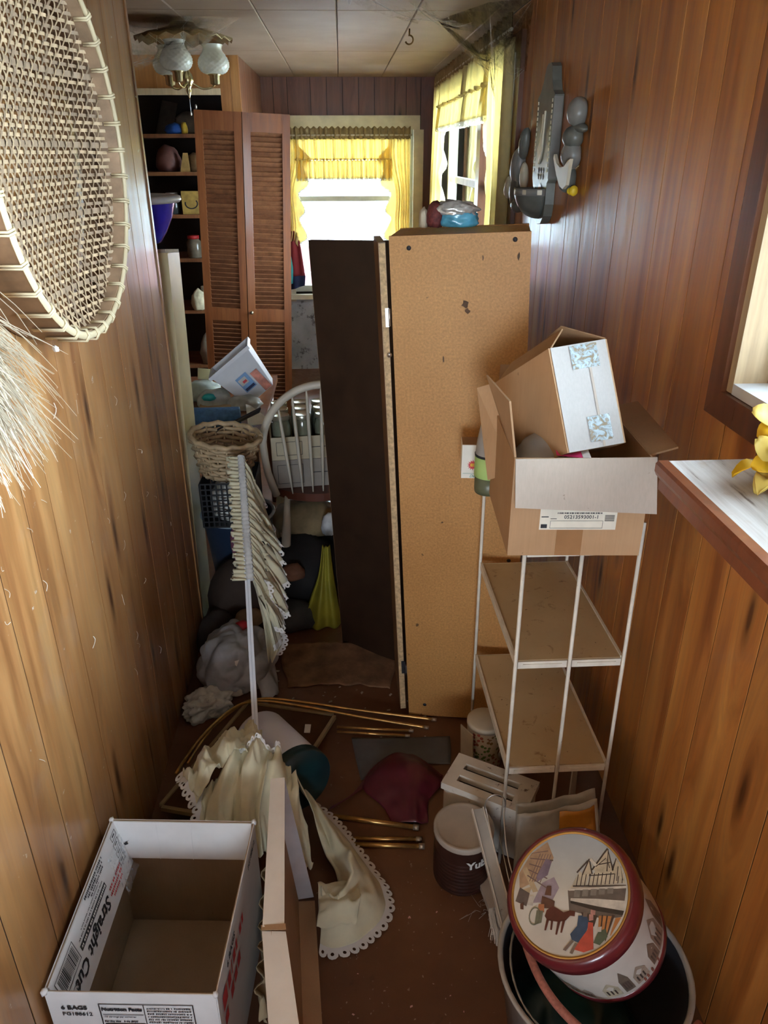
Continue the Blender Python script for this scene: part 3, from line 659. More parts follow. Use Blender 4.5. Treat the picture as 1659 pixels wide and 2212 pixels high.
# ------------------------------------------------------------------ tin with the snowy street lid, jammed in a pail
pail = thing('enamel_pail', 'grey enamel pail holding the painted tin beside the panelled wall', 'pail', (.487, .985, 0))
M_PAIL = plain('grey_enamel', (.42, .40, .36), .38, dirt=(.12, .10, .08), dirtcov=.66); M_PAILIN = plain('dark_pail_inside', (.035, .035, .04), .5)
mb = MB(); mb.lathe([(.165, 0), (.192, .212), (.199, .214), (.200, .220), (.197, .2235), (.190, .221), (.188, .215)], 48, cap1=False); mb.build('pail_body', M_PAIL, pail)
mb = MB(); mb.lathe([(.1875, .214), (.163, .012), (0, .010)], 48, cap0=False, cap1=False); mb.build('pail_lining', M_PAILIN, pail)
ringp = [(.172*math.cos(a), .172*math.sin(a), .205+.012*math.sin(3*a)) for a in [math.radians(100)+math.radians(200)*k/40 for k in range(41)]]
beadw = thing('beaded_wire', 'beaded silver wire looped inside the rim of the grey pail', 'wire', (.487, .985, 0))
mb = MB(); mb.tube(ringp, [.0024+.0009*(k % 2) for k in range(41)], 6); mb.build('wire', M_STEEL, beadw)
cord = tag(MB().tube(cr([(.36, 1.125, .24), (.345, 1.0, .262), (.375, .885, .262), (.46, .805, .245), (.57, .80, .225), (.66, .86, .21)], 40), .0085, 10).build('rope_handle', plain('braided_pink_cord', (.40, .15, .11), .7, var=.25, scale=150)), 'dusty pink braided cord handle looping over the grey pail', 'cord')
tbag = lump('teal_bag', plain('dark_teal_plastic', (.014, .055, .062), .3, var=.4, spec=.6), None, (.452, .965, .014), (.27, .27, .10), 3, .15, 2.4, 4, .2)
tag(tbag, 'dark teal plastic bag stuffed in the grey pail under the painted tin', 'bag')
tin = thing('painted_tin', 'large round tin with maroon rimmed lid painted with a snowy village street', 'tin', (.419+.503*.207, 1.006+.143*.207, .417-.853*.207))
nz = Vector((-.503, -.143, .853)).normalized(); ay = Vector((.594, .659, .461)); ay = Matrix.Rotation(math.radians(20), 3, nz) @ (ay-nz*ay.dot(nz)).normalized(); ax = ay.cross(nz)
tin.matrix_world = Matrix(((ax.x, ay.x, nz.x, tin.location.x), (ax.y, ay.y, nz.y, tin.location.y), (ax.z, ay.z, nz.z, tin.location.z), (0,0,0,1)))
M_MAROON = plain('maroon_lacquer', (.15, .018, .024), .28, var=.15, coat=.4); M_GOLD = plain('gold_line', (.55, .33, .10), .3, .7)
M_TINWHITE = plain('tin_white', (.62, .60, .55), .35, var=.12, scale=8)
R0 = .130
mb = MB(); mb.lathe([(R0-.004, 0), (R0+.002, .003), (R0+.002, .014), (R0, .018)], 64); mb.build('base_rim', M_MAROON, tin)
mb = MB(); mb.lathe([(R0, .0182), (R0+.002, .05), (R0+.002, .14), (R0, .171)], 64, cap0=False, cap1=False); mb.build('tin_body', M_TINWHITE, tin)
mb = MB(); mb.lathe([(R0+.005, .167), (R0+.0085, .172), (R0+.0085, .192), (R0+.006, .201), (R0+.001, .2065), (R0-.004, .2085), (R0-.0065, .2075)], 64, cap0=False, cap1=False); mb.build('lid_rim', M_MAROON, tin)
mb = MB(); mb.lathe([(R0-.0066, .2074), (R0-.009, .2084), (R0-.0115, .2064)], 64, cap0=False, cap1=False); mb.build('gold_band', M_GOLD, tin)
mb = MB(); mb.lathe([(R0-.0116, .2062), (0, .2062)], 64, cap0=False, cap1=False)
def mat_snow():
    m, nt, b = newmat('painted_snow_sky'); v = coords(nt); sep = N(nt, 'ShaderNodeSeparateXYZ'); L(nt, v, sep.inputs[0]); n = tnoise(nt, v, 18, 4)
    mp = N(nt, 'ShaderNodeMapRange'); mp.inputs[1].default_value = -.11; mp.inputs[2].default_value = .11; L(nt, sep.outputs['Y'], mp.inputs[0])
    c = ramp(nt, mp.outputs[0], [(0, (.62, .60, .55)), (.42, (.70, .69, .64)), (.52, (.62, .62, .56)), (1, (.44, .50, .55))])
    c = mix(nt, .5, c, ramp(nt, n, [(.3, .85), (.7, 1.1)]), 'MULTIPLY'); L(nt, c, b.inputs['Base Color']); b.inputs['Roughness'].default_value = .3; return m
disc = mb.build('lid_picture', mat_snow(), tin)
PC = {}
def pcol(c):
    if c not in PC: PC[c] = plain('print_%d' % len(PC), c, .4, var=.18, scale=60)
    return PC[c]
layer = [0]
def art(col, polys, name='painted_shape'):            # flat print on the lid, in lid coordinates (unit = picture radius)
    layer[0] += 1; z = .2064+layer[0]*.00006; s = R0-.012; mb = MB()
    for p in polys:
        q = []
        for (x, y) in p:
            r = math.hypot(x, y); k = min(1, .985/r) if r > 0 else 1; q.append((x*k*s, y*k*s, z))
        ar = sum(q[i][0]*q[(i+1) % len(q)][1]-q[(i+1) % len(q)][0]*q[i][1] for i in range(len(q)))
        if ar < 0: q.reverse()
        mb.add(q, [tuple(range(len(q)))])
    o_ = mb.build(name, pcol(col), disc)
    if len(polys) > 1: o_['kind'] = 'stuff'
    return o_
def strip(x0, y0, x1, y1, w): d = math.hypot(x1-x0, y1-y0); nx, ny = -(y1-y0)/d*w, (x1-x0)/d*w; return [(x0-nx, y0-ny), (x1-nx, y1-ny), (x1+nx, y1+ny), (x0+nx, y0+ny)]
art((.36, .30, .36), [[(-.62, -.25), (-.28, -.20), (-.18, .05), (-.30, .22), (-.5, .1)]])           # violet distance
art((.44, .30, .19), [[(-.97, .22), (-.80, .58), (-.52, .82), (-.36, .55), (-.40, .40), (-.62, .12), (-.9, -.05)]])
art((.55, .44, .28), [[(-.92, .30), (-.84, .34), (-.55, -.05), (-.64, -.08)], [(-.86, -.06), (-.68, .02), (-.74, -.28), (-.93, -.22)]])
art((.20, .13, .12), [strip(-.80, .60-.1*k, -.48+.02*k, .66-.16*k, .010) for k in range(5)]+[strip(-.74+.05*k, .1, -.62+.05*k, .6, .007) for k in range(5)])
art((.24, .19, .26), [[(-.50, .52), (-.38, .50), (-.42, .24), (-.60, .10), (-.62, .2)]])
art((.14, .11, .10), [[(-.90, -.02), (-.70, -.10), (-.72, -.32), (-.94, -.26)], strip(-.42, .5, -.36, .5, .012)])
art((.16, .13, .11), [[(-.02, .02), (.98, .18), (.98, -.30), (.66, -.36), (.05, -.30)]])              # dark shop row
art((.60, .55, .42), [[(.02, .06), (.28, .12), (.36, .52), (.22, .30), (.15, .36)], [(.30, .14), (.60, .18), (.62, .42), (.60, .74), (.42, .40)], [(.60, .18), (.95, .24), (.96, .45), (.62, .42)]])
art((.09, .07, .06), [strip(.10, .33, .27, .55, .014), strip(.27, .55, .34, .30, .012), strip(.36, .40, .62, .82, .016), strip(.62, .82, .70, .44, .014), strip(.64, .48, .96, .56, .016), strip(.72, .5, .88, .66, .02)]
    +[strip(.12+.07*k, .10+.012*k, .13+.07*k, .30+.012*k, .008) for k in range(12)]+[strip(.06, .10, .97, .20, .012), strip(.32, .30, .95, .42, .009)])
art((.56, .50, .37), [[(.36, .40), (.62, .80), (.71, .44), (.62, .36)], [(.20, .30), (.29, .56), (.36, .34)], [(.70, .40), (.86, .70), (.98, .50), (.97, .30)]])
art((.085, .065, .055), [strip(.62, .80, .62, .40, .010), strip(.46, .50, .68, .56, .009), strip(.42, .46, .58, .62, .007), strip(.66, .46, .60, .60, .007), strip(.36, .40, .62, .83, .014), strip(.62, .83, .72, .43, .014), strip(.20, .30, .29, .58, .011), strip(.29, .58, .37, .33, .011), strip(.71, .42, .86, .72, .014), strip(.86, .72, .99, .5, .014), strip(.80, .5, .80, .26, .008), strip(.90, .55, .90, .28, .008)])
art((.68, .65, .58), [strip(.64, .84, .80, .66, .03), strip(.31, .58, .42, .48, .025)])
art((.66, .63, .56), [[(.0, .05), (.97, .20), (.97, .16), (.0, .015)], [(.05, -.10), (.50, -.06), (.98, -.04), (.98, -.20), (.55, -.18), (.05, -.14)]])   # snowy eaves
art((.045, .036, .03), [[(.05, -.14), (.55, -.18), (.98, -.20), (.96, -.27), (.5, -.25), (.06, -.18)]])
art((.24, .22, .19), [[(.10+.14*k, -.08+.03*k), (.20+.14*k, -.07+.03*k), (.20+.14*k, .05+.022*k), (.10+.14*k, .04+.022*k)] for k in range(5)])
art((.52, .22, .07), [[(.56, -.32), (.80, -.30), (.72, -.68), (.58, -.60)], [(.84, -.32), (.93, -.30), (.80, -.60), (.77, -.60)]])   # lit shop windows
art((.08, .05, .035), [strip(.62, -.3, .62, -.6, .012), strip(.70, -.3, .68, -.62, .012), strip(.80, -.28, .74, -.72, .022), [(.26, -.30), (.54, -.32), (.5, -.50), (.30, -.40)]])
art((.13, .06, .04), [[(-.46, -.12), (-.22, -.18), (-.22, -.30), (-.46, -.32)], [(-.40, .05), (-.32, .06), (-.30, -.10), (-.42, -.10)], [(-.84, -.30), (-.78, -.26), (-.76, -.38), (-.82, -.38)]])   # coach
art((.50, .20, .09), [[(-.50, -.26), (-.40, -.25), (-.38, -.38), (-.50, -.40)]])
def ring(cx_, cy_, r, w, n=18): return [[(cx_+(r-w)*math.cos(2*PI*k/n)*.7, cy_+(r-w)*math.sin(2*PI*k/n)), (cx_+r*math.cos(2*PI*k/n)*.7, cy_+r*math.sin(2*PI*k/n)), (cx_+r*math.cos(2*PI*(k+1)/n)*.7, cy_+r*math.sin(2*PI*(k+1)/n)), (cx_+(r-w)*math.cos(2*PI*(k+1)/n)*.7, cy_+(r-w)*math.sin(2*PI*(k+1)/n))] for k in range(n)]
art((.20, .21, .15), ring(-.54, -.46, .15, .025)+[[(-.52, -.36), (-.40, -.36), (-.40, -.55), (-.52, -.60)]])
art((.12, .032, .022), [[(-.34, -.34), (-.24, -.26), (-.04, -.34), (.06, -.30), (.16, -.30), (.16, -.38), (.08, -.38), (.02, -.46), (-.10, -.50), (-.30, -.50), (-.36, -.44)],
    [(-.32, -.48), (-.27, -.48), (-.30, -.66), (-.33, -.66)], [(-.24, -.48), (-.20, -.48), (-.20, -.64), (-.23, -.64)], [(-.12, -.48), (-.07, -.48), (-.10, -.70), (-.13, -.70)], [(-.04, -.46), (.01, -.45), (-.02, -.66), (-.05, -.66)]])   # horse
art((.045, .085, .16), [[(.22, -.36), (.36, -.34), (.42, -.46), (.36, -.66), (.30, -.78), (.16, -.74), (.12, -.66), (.22, -.52)]])           # man in blue coat
art((.20, .15, .12), [[(.16, -.74), (.20, -.76), (.08, -.92), (.03, -.91)], [(.22, -.78), (.27, -.78), (.20, -.95), (.15, -.94)], [(.30, -.30), (.37, -.29), (.37, -.36), (.30, -.37)]])
art((.55, .085, .055), [[(.40, -.44), (.48, -.44), (.50, -.60), (.54, -.84), (.38, -.90), (.22, -.88), (.30, -.72), (.40, -.56)]])            # lady in red
art((.55, .28, .24), [[(.40, -.32), (.47, -.31), (.48, -.40), (.41, -.42)], [(.42, -.24), (.50, -.25), (.50, -.32), (.42, -.31)]])
art((.09, .12, .075), [[(.58, -.56), (.70, -.50), (.74, -.62), (.66, -.80), (.52, -.74)]])
art((.58, .55, .50), [[(.56, -.50), (.63, -.48), (.63, -.56), (.57, -.57)], [(-.70, -.16), (-.60, -.14), (-.60, -.30), (-.70, -.30)]])
def tinart(col, polys, name='painted_house'):          # print on the tin's side: (angle, height)
    mb = MB(); r = R0+.0026
    for p in polys:
        q = [(r*math.cos(a), r*math.sin(a), z) for a, z in p]; mb.add(q, [tuple(range(len(q)))])
    o_ = mb.build(name, pcol(col), tin)
    if len(polys) > 1: o_['kind'] = 'stuff'
    return o_
M_ = math.radians
for k, (a, w_, h_, c) in enumerate([(-75, 14, .06, (.50, .46, .34)), (-58, 9, .085, (.16, .13, .10)), (-46, 14, .06, (.40, .33, .26)), (-112, 16, .05, (.48, .45, .36)), (-25, 12, .07, (.22, .16, .12)), (-12, 16, .10, (.30, .22, .17)), (6, 12, .11, (.20, .15, .12)), (-95, 10, .04, (.35, .30, .25))]):
    z0 = .035; tinart(c, [[(M_(a), z0), (M_(a+w_*.5), z0), (M_(a+w_), z0), (M_(a+w_), z0+h_*.6), (M_(a+w_*.5), z0+h_), (M_(a), z0+h_*.6)]])
    tinart((.10, .07, .06), [[(M_(a+w_*(.15+.25*j)), z0+.008), (M_(a+w_*(.15+.25*j)+1.6), z0+.008), (M_(a+w_*(.15+.25*j)+1.6), z0+h_*.45), (M_(a+w_*(.15+.25*j)), z0+h_*.45)] for j in range(3)], 'painted_window')
for a in (-40, -36, -30, -20): tinart((.28, .10, .07), [[(M_(a), .026), (M_(a+2.2), .026), (M_(a+2), .038), (M_(a+1.1), .042), (M_(a+.2), .038)]], 'painted_figure')
# ------------------------------------------------------------------ small clutter between can and tin
nb = thing('noodle_bag', 'clear plastic food bag with orange printed panel propped behind the painted tin', 'bag', (.50, 1.30, .012), (0, 0, -.15))
bagf = lambda u, v, p: p+Vector((0, .010*noise.noise(Vector((u*6, v*6, 1)))+.012*math.sin(PI*u)*math.sin(PI*v), 0))
M_BAGCLEAR = plain('hazy_plastic_bag', (.58, .56, .50), .2, var=.2, trans=.35, spec=.7)
rows = sheet([[(-.10, 0, 0), (0, .0, 0), (.115, .02, .02)], [(-.10, .03, .10), (0, .03, .11), (.115, .05, .13)], [(-.10, .075, .20), (.0, .08, .225), (.10, .10, .25)]], 14, 16, bagf)
mb = MB(); mb.grid(rows); mb.build('bag_front', M_BAGCLEAR, nb, solid=.001)
mb = MB(); mb.grid([[p+Vector((0, .035, 0)) for p in r] for r in rows]); mb.build('bag_back', M_BAGCLEAR, nb, solid=.001)
rows2 = [[p+Vector((0, -.003, .0)) for p in r[8:15]] for r in rows[7:13]]
mb = MB(); mb.grid(rows2); mb.build('orange_panel', plain('orange_print', (.52, .22, .025), .4, var=.3), nb, solid=.0006)
mb = MB()
for k in range(3):
    for j in range(3-k): mb.slab([Vector((.034+.018*j+dx, .0535+.30*(.165-.018*k-.165+dz)-.002, .165-.018*k+dz)) for dx, dz in ((0, 0), (.012, 0), (.012, .011), (0, .011))], .0006)
o_ = mb.build('panel_print', plain('brown_ink', (.12, .03, .015), .5), nb); o_['kind'] = 'stuff'
kn = thing('plastic_slicer', 'long grey plastic slicer blade leaning against the painted tin', 'slicer', (0, 0, 0))
mb = MB(); a = Vector((.310, 1.40, .225)); b = Vector((.350, 1.14, .10))
mb.bar(a, b, .026, .006, (0, 0, 1)); mb.build('blade', plain('dull_grey_plastic', (.40, .38, .34), .35, dirt=(.12, .08, .05)), kn)
for s in (-.0145, .0145): 
    d = (b-a).normalized(); x = d.cross(Vector((0,0,1))).normalized(); mb = MB(); mb.bar(a+x*s+Vector((0,0,.003)), b+x*s+Vector((0,0,.003)), .003, .012); mb.build('side_rail', plain('pale_rail%d' % int(s > 0), (.62, .58, .50), .35), kn)
tg = thing('wire_tongs', 'thin bent wire tongs standing beside the grey slicer', 'tongs', (0, 0, 0))
lp_ = [(.335, 1.352, .21)]+[(.352+.026*math.cos(t), 1.385+.004*math.sin(t), .255+.030*math.sin(t)) for t in [PI*1.15-PI*1.3*k/14 for k in range(15)]]+[(.372, 1.352, .21)]
mb = MB(); mb.tube(cr([(.365, 1.15, .12), (.345, 1.28, .17)]+lp_+[(.372, 1.28, .17), (.392, 1.15, .12)], 60), .0017, 6); mb.build('wire', M_STEEL, tg)
mb = MB(); mb.tube([(.372, 1.15, .118), (.356, 1.335, .20)], .0015, 6); mb.build('wire', M_STEEL, tg)
br_ = thing('white_brush', 'frayed white bristle brush lying on the floor beside the pail', 'brush', (.345, 1.265, 0), (0, 0, .15))
mb = MB(); mb.box((-.018, 0, .012), (.018, .12, .030)); mb.build('brush_block', plain('brush_wood', (.45, .40, .34), .6), br_)
mb = MB()
for k in range(150):
    x = rnd.uniform(-.018, .018); z = rnd.uniform(.006, .03); l = rnd.uniform(.05, .085)
    mb.tube([(x, 0, z), (x*1.25+rnd.uniform(-.004, .004), -l*.6, z*.6+.002), (x*1.6+rnd.uniform(-.008, .008), -l, max(.001, z*.2))], .0008, 3, cap=False)
bo = mb.build('bristles', plain('white_bristle', (.66, .62, .56), .6), br_); bo['kind'] = 'stuff'
# floral canister, plate and card behind the toaster
fc_ = thing('floral_canister', 'floral printed canister lying behind the toaster under the stand', 'canister', (.405, 1.80, .0), (0, 0, .3))
def mat_floral():
    m, nt, b = newmat('floral_print'); v = coords(nt); vo = N(nt, 'ShaderNodeTexVoronoi'); vo.inputs['Scale'].default_value = 75; L(nt, v, vo.inputs['Vector'])
    msk = ramp(nt, vo.outputs['Distance'], [(.38, 1), (.44, 0)]); hue = ramp(nt, tnoise(nt, v, 14, 1), [(.4, (.10, .20, .05)), (.5, (.30, .12, .05)), (.6, (.42, .10, .09))])
    L(nt, mix(nt, msk, (.62, .56, .46), hue), b.inputs['Base Color']); b.inputs['Roughness'].default_value = .5; return m
mb = MB(); mb.lathe([(.052, .001), (.055, .006), (.055, .15), (.050, .154)], 28); mb.build('canister_body', mat_floral(), fc_)
mb = MB(); mb.lathe([(.057, .1542), (.057, .168), (.05, .172)], 28); mb.build('lid', plain('cream_plastic', (.55, .48, .36), .4), fc_)
pt = thing('white_plate', 'white plate standing on edge behind the toaster', 'plate', (.515, 1.765, .075), (-1.25, 0, .35))
mb = MB(); mb.lathe([(0, .0), (.045, .0), (.05, .006), (.072, .010), (.073, .0125), (.05, .009), (.045, .003), (0, .003)], 32, cap0=False, cap1=False); mb.build('dish', plain('white_china', (.62, .60, .55), .2), pt)
cdp = tag(MB().slab([(.335, 1.79, .001), (.365, 1.735, .001), (.358, 1.742, .16), (.330, 1.80, .155)], .003).build('cream_card', plain('cream_card', (.55, .47, .34), .6)), 'cream card propped upright beside the floral canister', 'card')
whp = tag(MB().slab([(.595, 1.53, .001), (.640, 1.60, .001), (.640, 1.62, .20), (.60, 1.545, .215)], .004).build('pale_board', plain('pale_board', (.55, .52, .44), .6)), 'pale board offcut propped under the shelf stand near the wall', 'board')
# ------------------------------------------------------------------ white food box at the left wall
M_BOXW = plain('white_box_board', (.78, .78, .78), .55, var=.05, dirt=(.35, .28, .2), dirtcov=.74)
M_BOXIN = mat_card('box_inside', (.30, .20, .115), (.37, .26, .16))
fb = thing('food_box', 'open white printed cardboard food box against the panelled wall', 'box', (0, 0, 0))
A = Vector((-.588, .905, .35)); B = Vector((-.269, .881, .352)); C_ = Vector((-.240, 1.277, .35)); D = Vector((-.572, 1.301, .352))
def dn_(p, z=.003): return Vector((p.x, p.y, z))
def wallq(name, p, q):
    mb = MB(); n = (q-p).cross(Vector((0,0,1))).normalized(); t = .0035
    o_ = mb.slab([dn_(p), dn_(q), q, p], n*-.0018).build(name, M_BOXW, fb)
    mb = MB(); mb.slab([dn_(p)+n*.0001, dn_(q)+n*.0001, q+n*.0001, p+n*.0001], n*.0018).build(name.replace('wall', 'lining'), M_BOXIN, fb); return o_
fw = wallq('front_wall', B, A); rw = wallq('side_wall', C_, B); bw = wallq('back_wall', D, C_); lw = wallq('side_wall', A, D)
ctr = (A+B+C_+D)/4
mb = MB(); mb.slab([dn_(A.lerp(ctr, .02), .006), dn_(B.lerp(ctr, .02), .006), dn_(C_.lerp(ctr, .02), .006), dn_(D.lerp(ctr, .02), .006)], .003); mb.build('floor_panel', M_BOXIN, fb)
for (u0, u1) in ((.03, .66), (.70, .97)):                # bottom flaps lying in the box
    p = [dn_(A.lerp(D, 1-u0).lerp(ctr, .02)+Vector((.01,0,0)), .012), dn_(B.lerp(C_, 1-u0).lerp(ctr, .02)-Vector((.01,0,0)), .012), dn_(B.lerp(C_, 1-u1)-Vector((.012,0,0)), .010), dn_(A.lerp(D, 1-u1)+Vector((.012,0,0)), .010)]
    mb = MB(); mb.slab(p[::-1], .003); mb.build('bottom_flap', M_BOXIN, fb)
def inflap(p, q, drop, lean, name='folded_flap'):        # flap folded down inside the box, printed face up
    n = (q-p).cross(Vector((0,0,1))).normalized(); e = (q-p)*.015; off = n*.006
    quad = [p+e+off, q-e+off, q-e*2+off+n*lean+Vector((0,0,-drop)), p+e*2+off+n*lean+Vector((0,0,-drop))]
    mb = MB(); mb.slab(quad, .003).build(name, M_BOXW, fb); return quad, n
ql, nl = inflap(A, D, .125, .030); qb, nb_ = inflap(D, C_, .105, .012)
for t_ in (.31, .56):
    mb = MB(); a = qb[0].lerp(qb[1], t_); b = qb[3].lerp(qb[2], t_); mb.bar(a+Vector((0,-.0012,.0)), b+Vector((0,-.0012,.0)), .0015, .0006); mb.build('crease', M_BOXW, fb)
rimm = [(A, 1), (B, 2), (C_, 3), (D, 4)]
for p, k in rimm: tag_o = lump('torn_corner', M_BOXW, fb, p+Vector((0, 0, -.006)), (.014, .014, .012), k, .3, 2, 1)
# print on the left folded flap: x runs towards the viewer, letters stand towards the box inside
xo = ql[1]; xv = (ql[0]-ql[1]).normalized(); yv = (ql[2]-ql[1]).normalized()
PF = planar(xo, xv, yv)
Pf = lambda dx, dy: (lambda a, b, h: PF(dx+a, dy+b, h+.0008))
letters('Straight Cut', .040, M_INK, fb, Pf(.135, .074), shear=.25, bold=.0009)
mb = MB(); rect(mb, .125, .046, .275, .060, PF, .0010); mb.build('ink_bar', M_INK, fb)
def ticks(name, mat, P, rows, h=.0012, seed=1):        # lines of print too small to read
    r_ = random.Random(seed); mb = MB()
    for (x0, x1, y, ht) in rows:
        x = x0
        while x < x1:
            w_ = ht*r_.uniform(.35, .8); rect(mb, x, y, min(x+w_, x1), y+ht*r_.uniform(.75, 1), P, h); x += w_+ht*(.25 if r_.random() < .8 else .8)
    o_ = mb.build(name, mat, fb); o_['kind'] = 'stuff'
ticks('bar_print', M_WHITEINK, PF, [(.128, .272, .050, .006)], .0016, 2)
ticks('small_print', M_INK, PF, [(.13, .27, .036, .004), (.14, .25, .027, .003), (.095, .20, .001, .006), (.10, .19, .010, .006), (.105, .18, .019, .005)], .0012, 3)
ticks('red_print', M_RED, PF, [(.052, .125, .074, .007), (.056, .13, .086, .007), (.062, .12, .098, .006)], .0012, 4)
mb = MB()
for k in range(4):                                       # row of outlined arrow marks
    x = .012+.004*k; y = .010+.021*k
    for (a, b, c, d) in ((x, y, x+.028, y+.0016), (x, y+.014, x+.028, y+.0156), (x, y, x+.0016, y+.0156), (x+.0265, y, x+.028, y+.0156), (x+.008, y+.005, x+.02, y+.009)): rect(mb, a, b, c, d, PF, .001)
o_ = mb.build('carton_marks', M_INK, fb); o_['kind'] = 'stuff'
mb = MB(); bx0, by0, bx1, by1 = .285, .012, .372, .062
for (a, b, c, d) in ((bx0, by0, bx1, by0+.0016), (bx0, by1, bx1, by1+.0016), (bx0, by0, bx0+.0016, by1), (bx1, by0, bx1+.0016, by1+.0016)): rect(mb, a, b, c, d, PF, .001)
x = bx0+.006
while x < bx1-.006: wbar = rnd.choice((.0011, .0018, .0028)); rect(mb, x, by0+.006, x+wbar, by1-.006, PF, .001); x += wbar+rnd.choice((.0011, .002))
o_ = mb.build('barcode', M_INK, fb); o_['kind'] = 'stuff'
cu_, cv_ = .340, .088
mb = MB(); mb.grid([[PF(cu_+r*math.cos(2*PI*k/24), cv_+r*math.sin(2*PI*k/24), .001) for k in range(25)] for r in (.0115, .0128)]); mb.build('kosher_ring', M_INK, fb)
letters('M', .016, M_INK, fb, Pf(cu_-.0065, cv_-.0056)); 
mb = MB(); a0 = qb[0].lerp(qb[1], .16).lerp(qb[3], .62); mb.add([a0+Vector((d[0], -.003, d[1])) for d in ((0,0),(.008,.004),(.004,.010),(.012,.016),(.006,.013),(-.003,.006))], [(0,1,2,3,4,5)]); mb.build('torn_hole', M_INK, fb)
# print on the outer front
PO = planar(Vector((A.x, A.y, 0))+Vector((0, -.002, 0)), (B-A), (0, 0, 1))
Po = lambda dx, dy: (lambda a, b, h: PO(dx+a, dy+b, h+.0012))
letters('6 BAGS', .0155, M_INK, fb, Po(.026, .302), bold=.0005); letters('PG188612', .0135, M_INK, fb, Po(.026, .284), bold=.0002)
letters('Nutrition Facts', .0125, M_INK, fb, Po(.102, .300), bold=.0006)
letters('135 servings per container', .0058, M_INK, fb, Po(.103, .280)); letters('Serving size   3 oz (84g)', .0066, M_INK, fb, Po(.103, .266), bold=.0002)
letters('INGREDIENTS', .0056, M_INK, fb, Po(.188, .306)); ticks('ingredient_print', M_INK, PO, [(.225, .272, .306, .004)]+[(.188, .272, .298-.0085*k, .004) for k in range(5)], .0015, 5)
mb = MB()
for (a, b, c, d) in ((.098, .150, .100, .318), (.182, .150, .1832, .318), (.275, .150, .277, .318), (.098, .318, .277, .320), (.103, .258, .180, .261), (.103, .287, .180, .2885)): rect(mb, a, b, c, d, PO, .0015)
o_ = mb.build('table_lines', M_INK, fb); o_['kind'] = 'stuff'
# print on the outer right side
PR = planar(Vector((B.x, B.y, 0))+Vector((.0022, 0, 0)), (C_-B), (0, 0, 1))
Pr = lambda dx, dy: (lambda a, b, h: PR(dx+a, dy+b, h+.0012))
letters('6 BAGS', .022, M_INK, fb, Pr(.07, .315), bold=.0004); ticks('red_logo', M_RED, PR, [(.02, .10, .26, .045), (.02, .16, .215, .035), (.11, .21, .268, .030)], .0015, 6); letters('PG188612', .018, M_INK, fb, Pr(.29, .318))
def mat_film():
    m, nt, b = newmat('cling_film'); out = nt.nodes['Material Output']; n = tnoise(nt, coords(nt), 45, 4, .6, 1.5); bump(nt, b, n, .8, .004)
    b.inputs['Base Color'].default_value = (.8, .85, .9, 1); b.inputs['Roughness'].default_value = .12
    t = N(nt, 'ShaderNodeBsdfTransparent'); ms = N(nt, 'ShaderNodeMixShader'); L(nt, ramp(nt, n, [(.4, .08), (.7, .45)]), ms.inputs[0]); L(nt, t.outputs[0], ms.inputs[1]); L(nt, b.outputs[0], ms.inputs[2]); L(nt, ms.outputs[0], out.inputs['Surface']); return m
# wrinkled cling tape over the left flap's far corner
mb = MB(); mb.grid([[ql[1].lerp(ql[0], .02+.20*i/7).lerp(ql[2].lerp(ql[3], .02+.20*i/7), .25+.8*j/7)+Vector((.004+.004*noise.noise(Vector((i, j, .3)))+(.010 if j == 7 else 0), 0, .003)) for i in range(8)] for j in range(8)])
mb.build('cling_tape', mat_film(), fb)
# ------------------------------------------------------------------ shallow cardboard lid standing on its edge
M_LIDW = plain('white_lid_board', (.82, .78, .72), .6, var=.06, dirt=(.3, .2, .13), dirtcov=.72)
sl_ = thing('cardboard_tray', 'shallow white cardboard tray standing on its long edge beside the food box', 'tray', (0, 0, 0))
def spart(name, quad, mat, t=.003): mb = MB(); mb.slab(quad, t); return mb.build(name, mat, sl_)
V = Vector
spart('lid_panel', [V((-.204, 1.352, .398)), V((-.160, 1.332, .002)), V((-.108, .70, .002)), V((-.155, .74, .398))], M_CARDIN, -.003)
spart('top_rim', [V((-.204, 1.356, .400)), V((-.188, .972, .402)), V((-.146, .974, .400)), V((-.171, 1.360, .398))], M_LIDW)
spart('top_rim', [V((-.189, .968, .396)), V((-.153, .74, .398)), V((-.098, .735, .396)), V((-.143, .966, .394))], M_LIDW)
spart('end_wall', [V((-.171, 1.358, .397)), V((-.203, 1.354, .397)), V((-.160, 1.335, .002)), V((-.118, 1.340, .002))], plain('grey_white_board', (.60, .58, .60), .6), -.003)
spart('bottom_rim', [V((-.158, 1.328, .0015)), V((-.105, .70, .0015)), V((-.062, .70, .0015)), V((-.115, 1.328, .0015))], M_CARD, .003)
spart('torn_edge', [V((-.191, .976, .4035)), V((-.189, .966, .4035)), V((-.142, .966, .402)), V((-.144, .978, .4025))], M_CARDIN, .0015)
# ------------------------------------------------------------------ curtain rod with its ruffled curtain
M_CURT = plain('cream_curtain', (.80, .76, .55), .85, var=.06, scale=30, trans=.25, sheen=.3)
M_EYE = plain('white_eyelet', (.82, .81, .78), .8, var=.04, trans=.2)
M_RODW = plain('white_rod', (.76, .82, .90), .4, var=.04)
rt = Vector((-.378, 2.50, .78)); rb = Vector((-.277, 1.62, .187)); rd = (rt-rb).normalized()
cr_ = thing('curtain_rod', 'flat white curtain rod propped up at a slant with curtain gathered on it', 'curtain rod', (0, 0, 0))
mb = MB(); mb.bar(rb, rt, .017, .006, (0, -.6, .8)); ro = mb.build('rod', M_RODW, cr_)
mb = MB(); mb.bar(rb+Vector((0, -.0022, .0032)), rt+Vector((0, -.0022, .0032)), .0015, .001, (0, -.6, .8)); mb.build('groove_shade_strip', plain('rod_shadow_line', (.5, .56, .64), .5), ro)  # groove shade painted as a thin darker strip along the rod
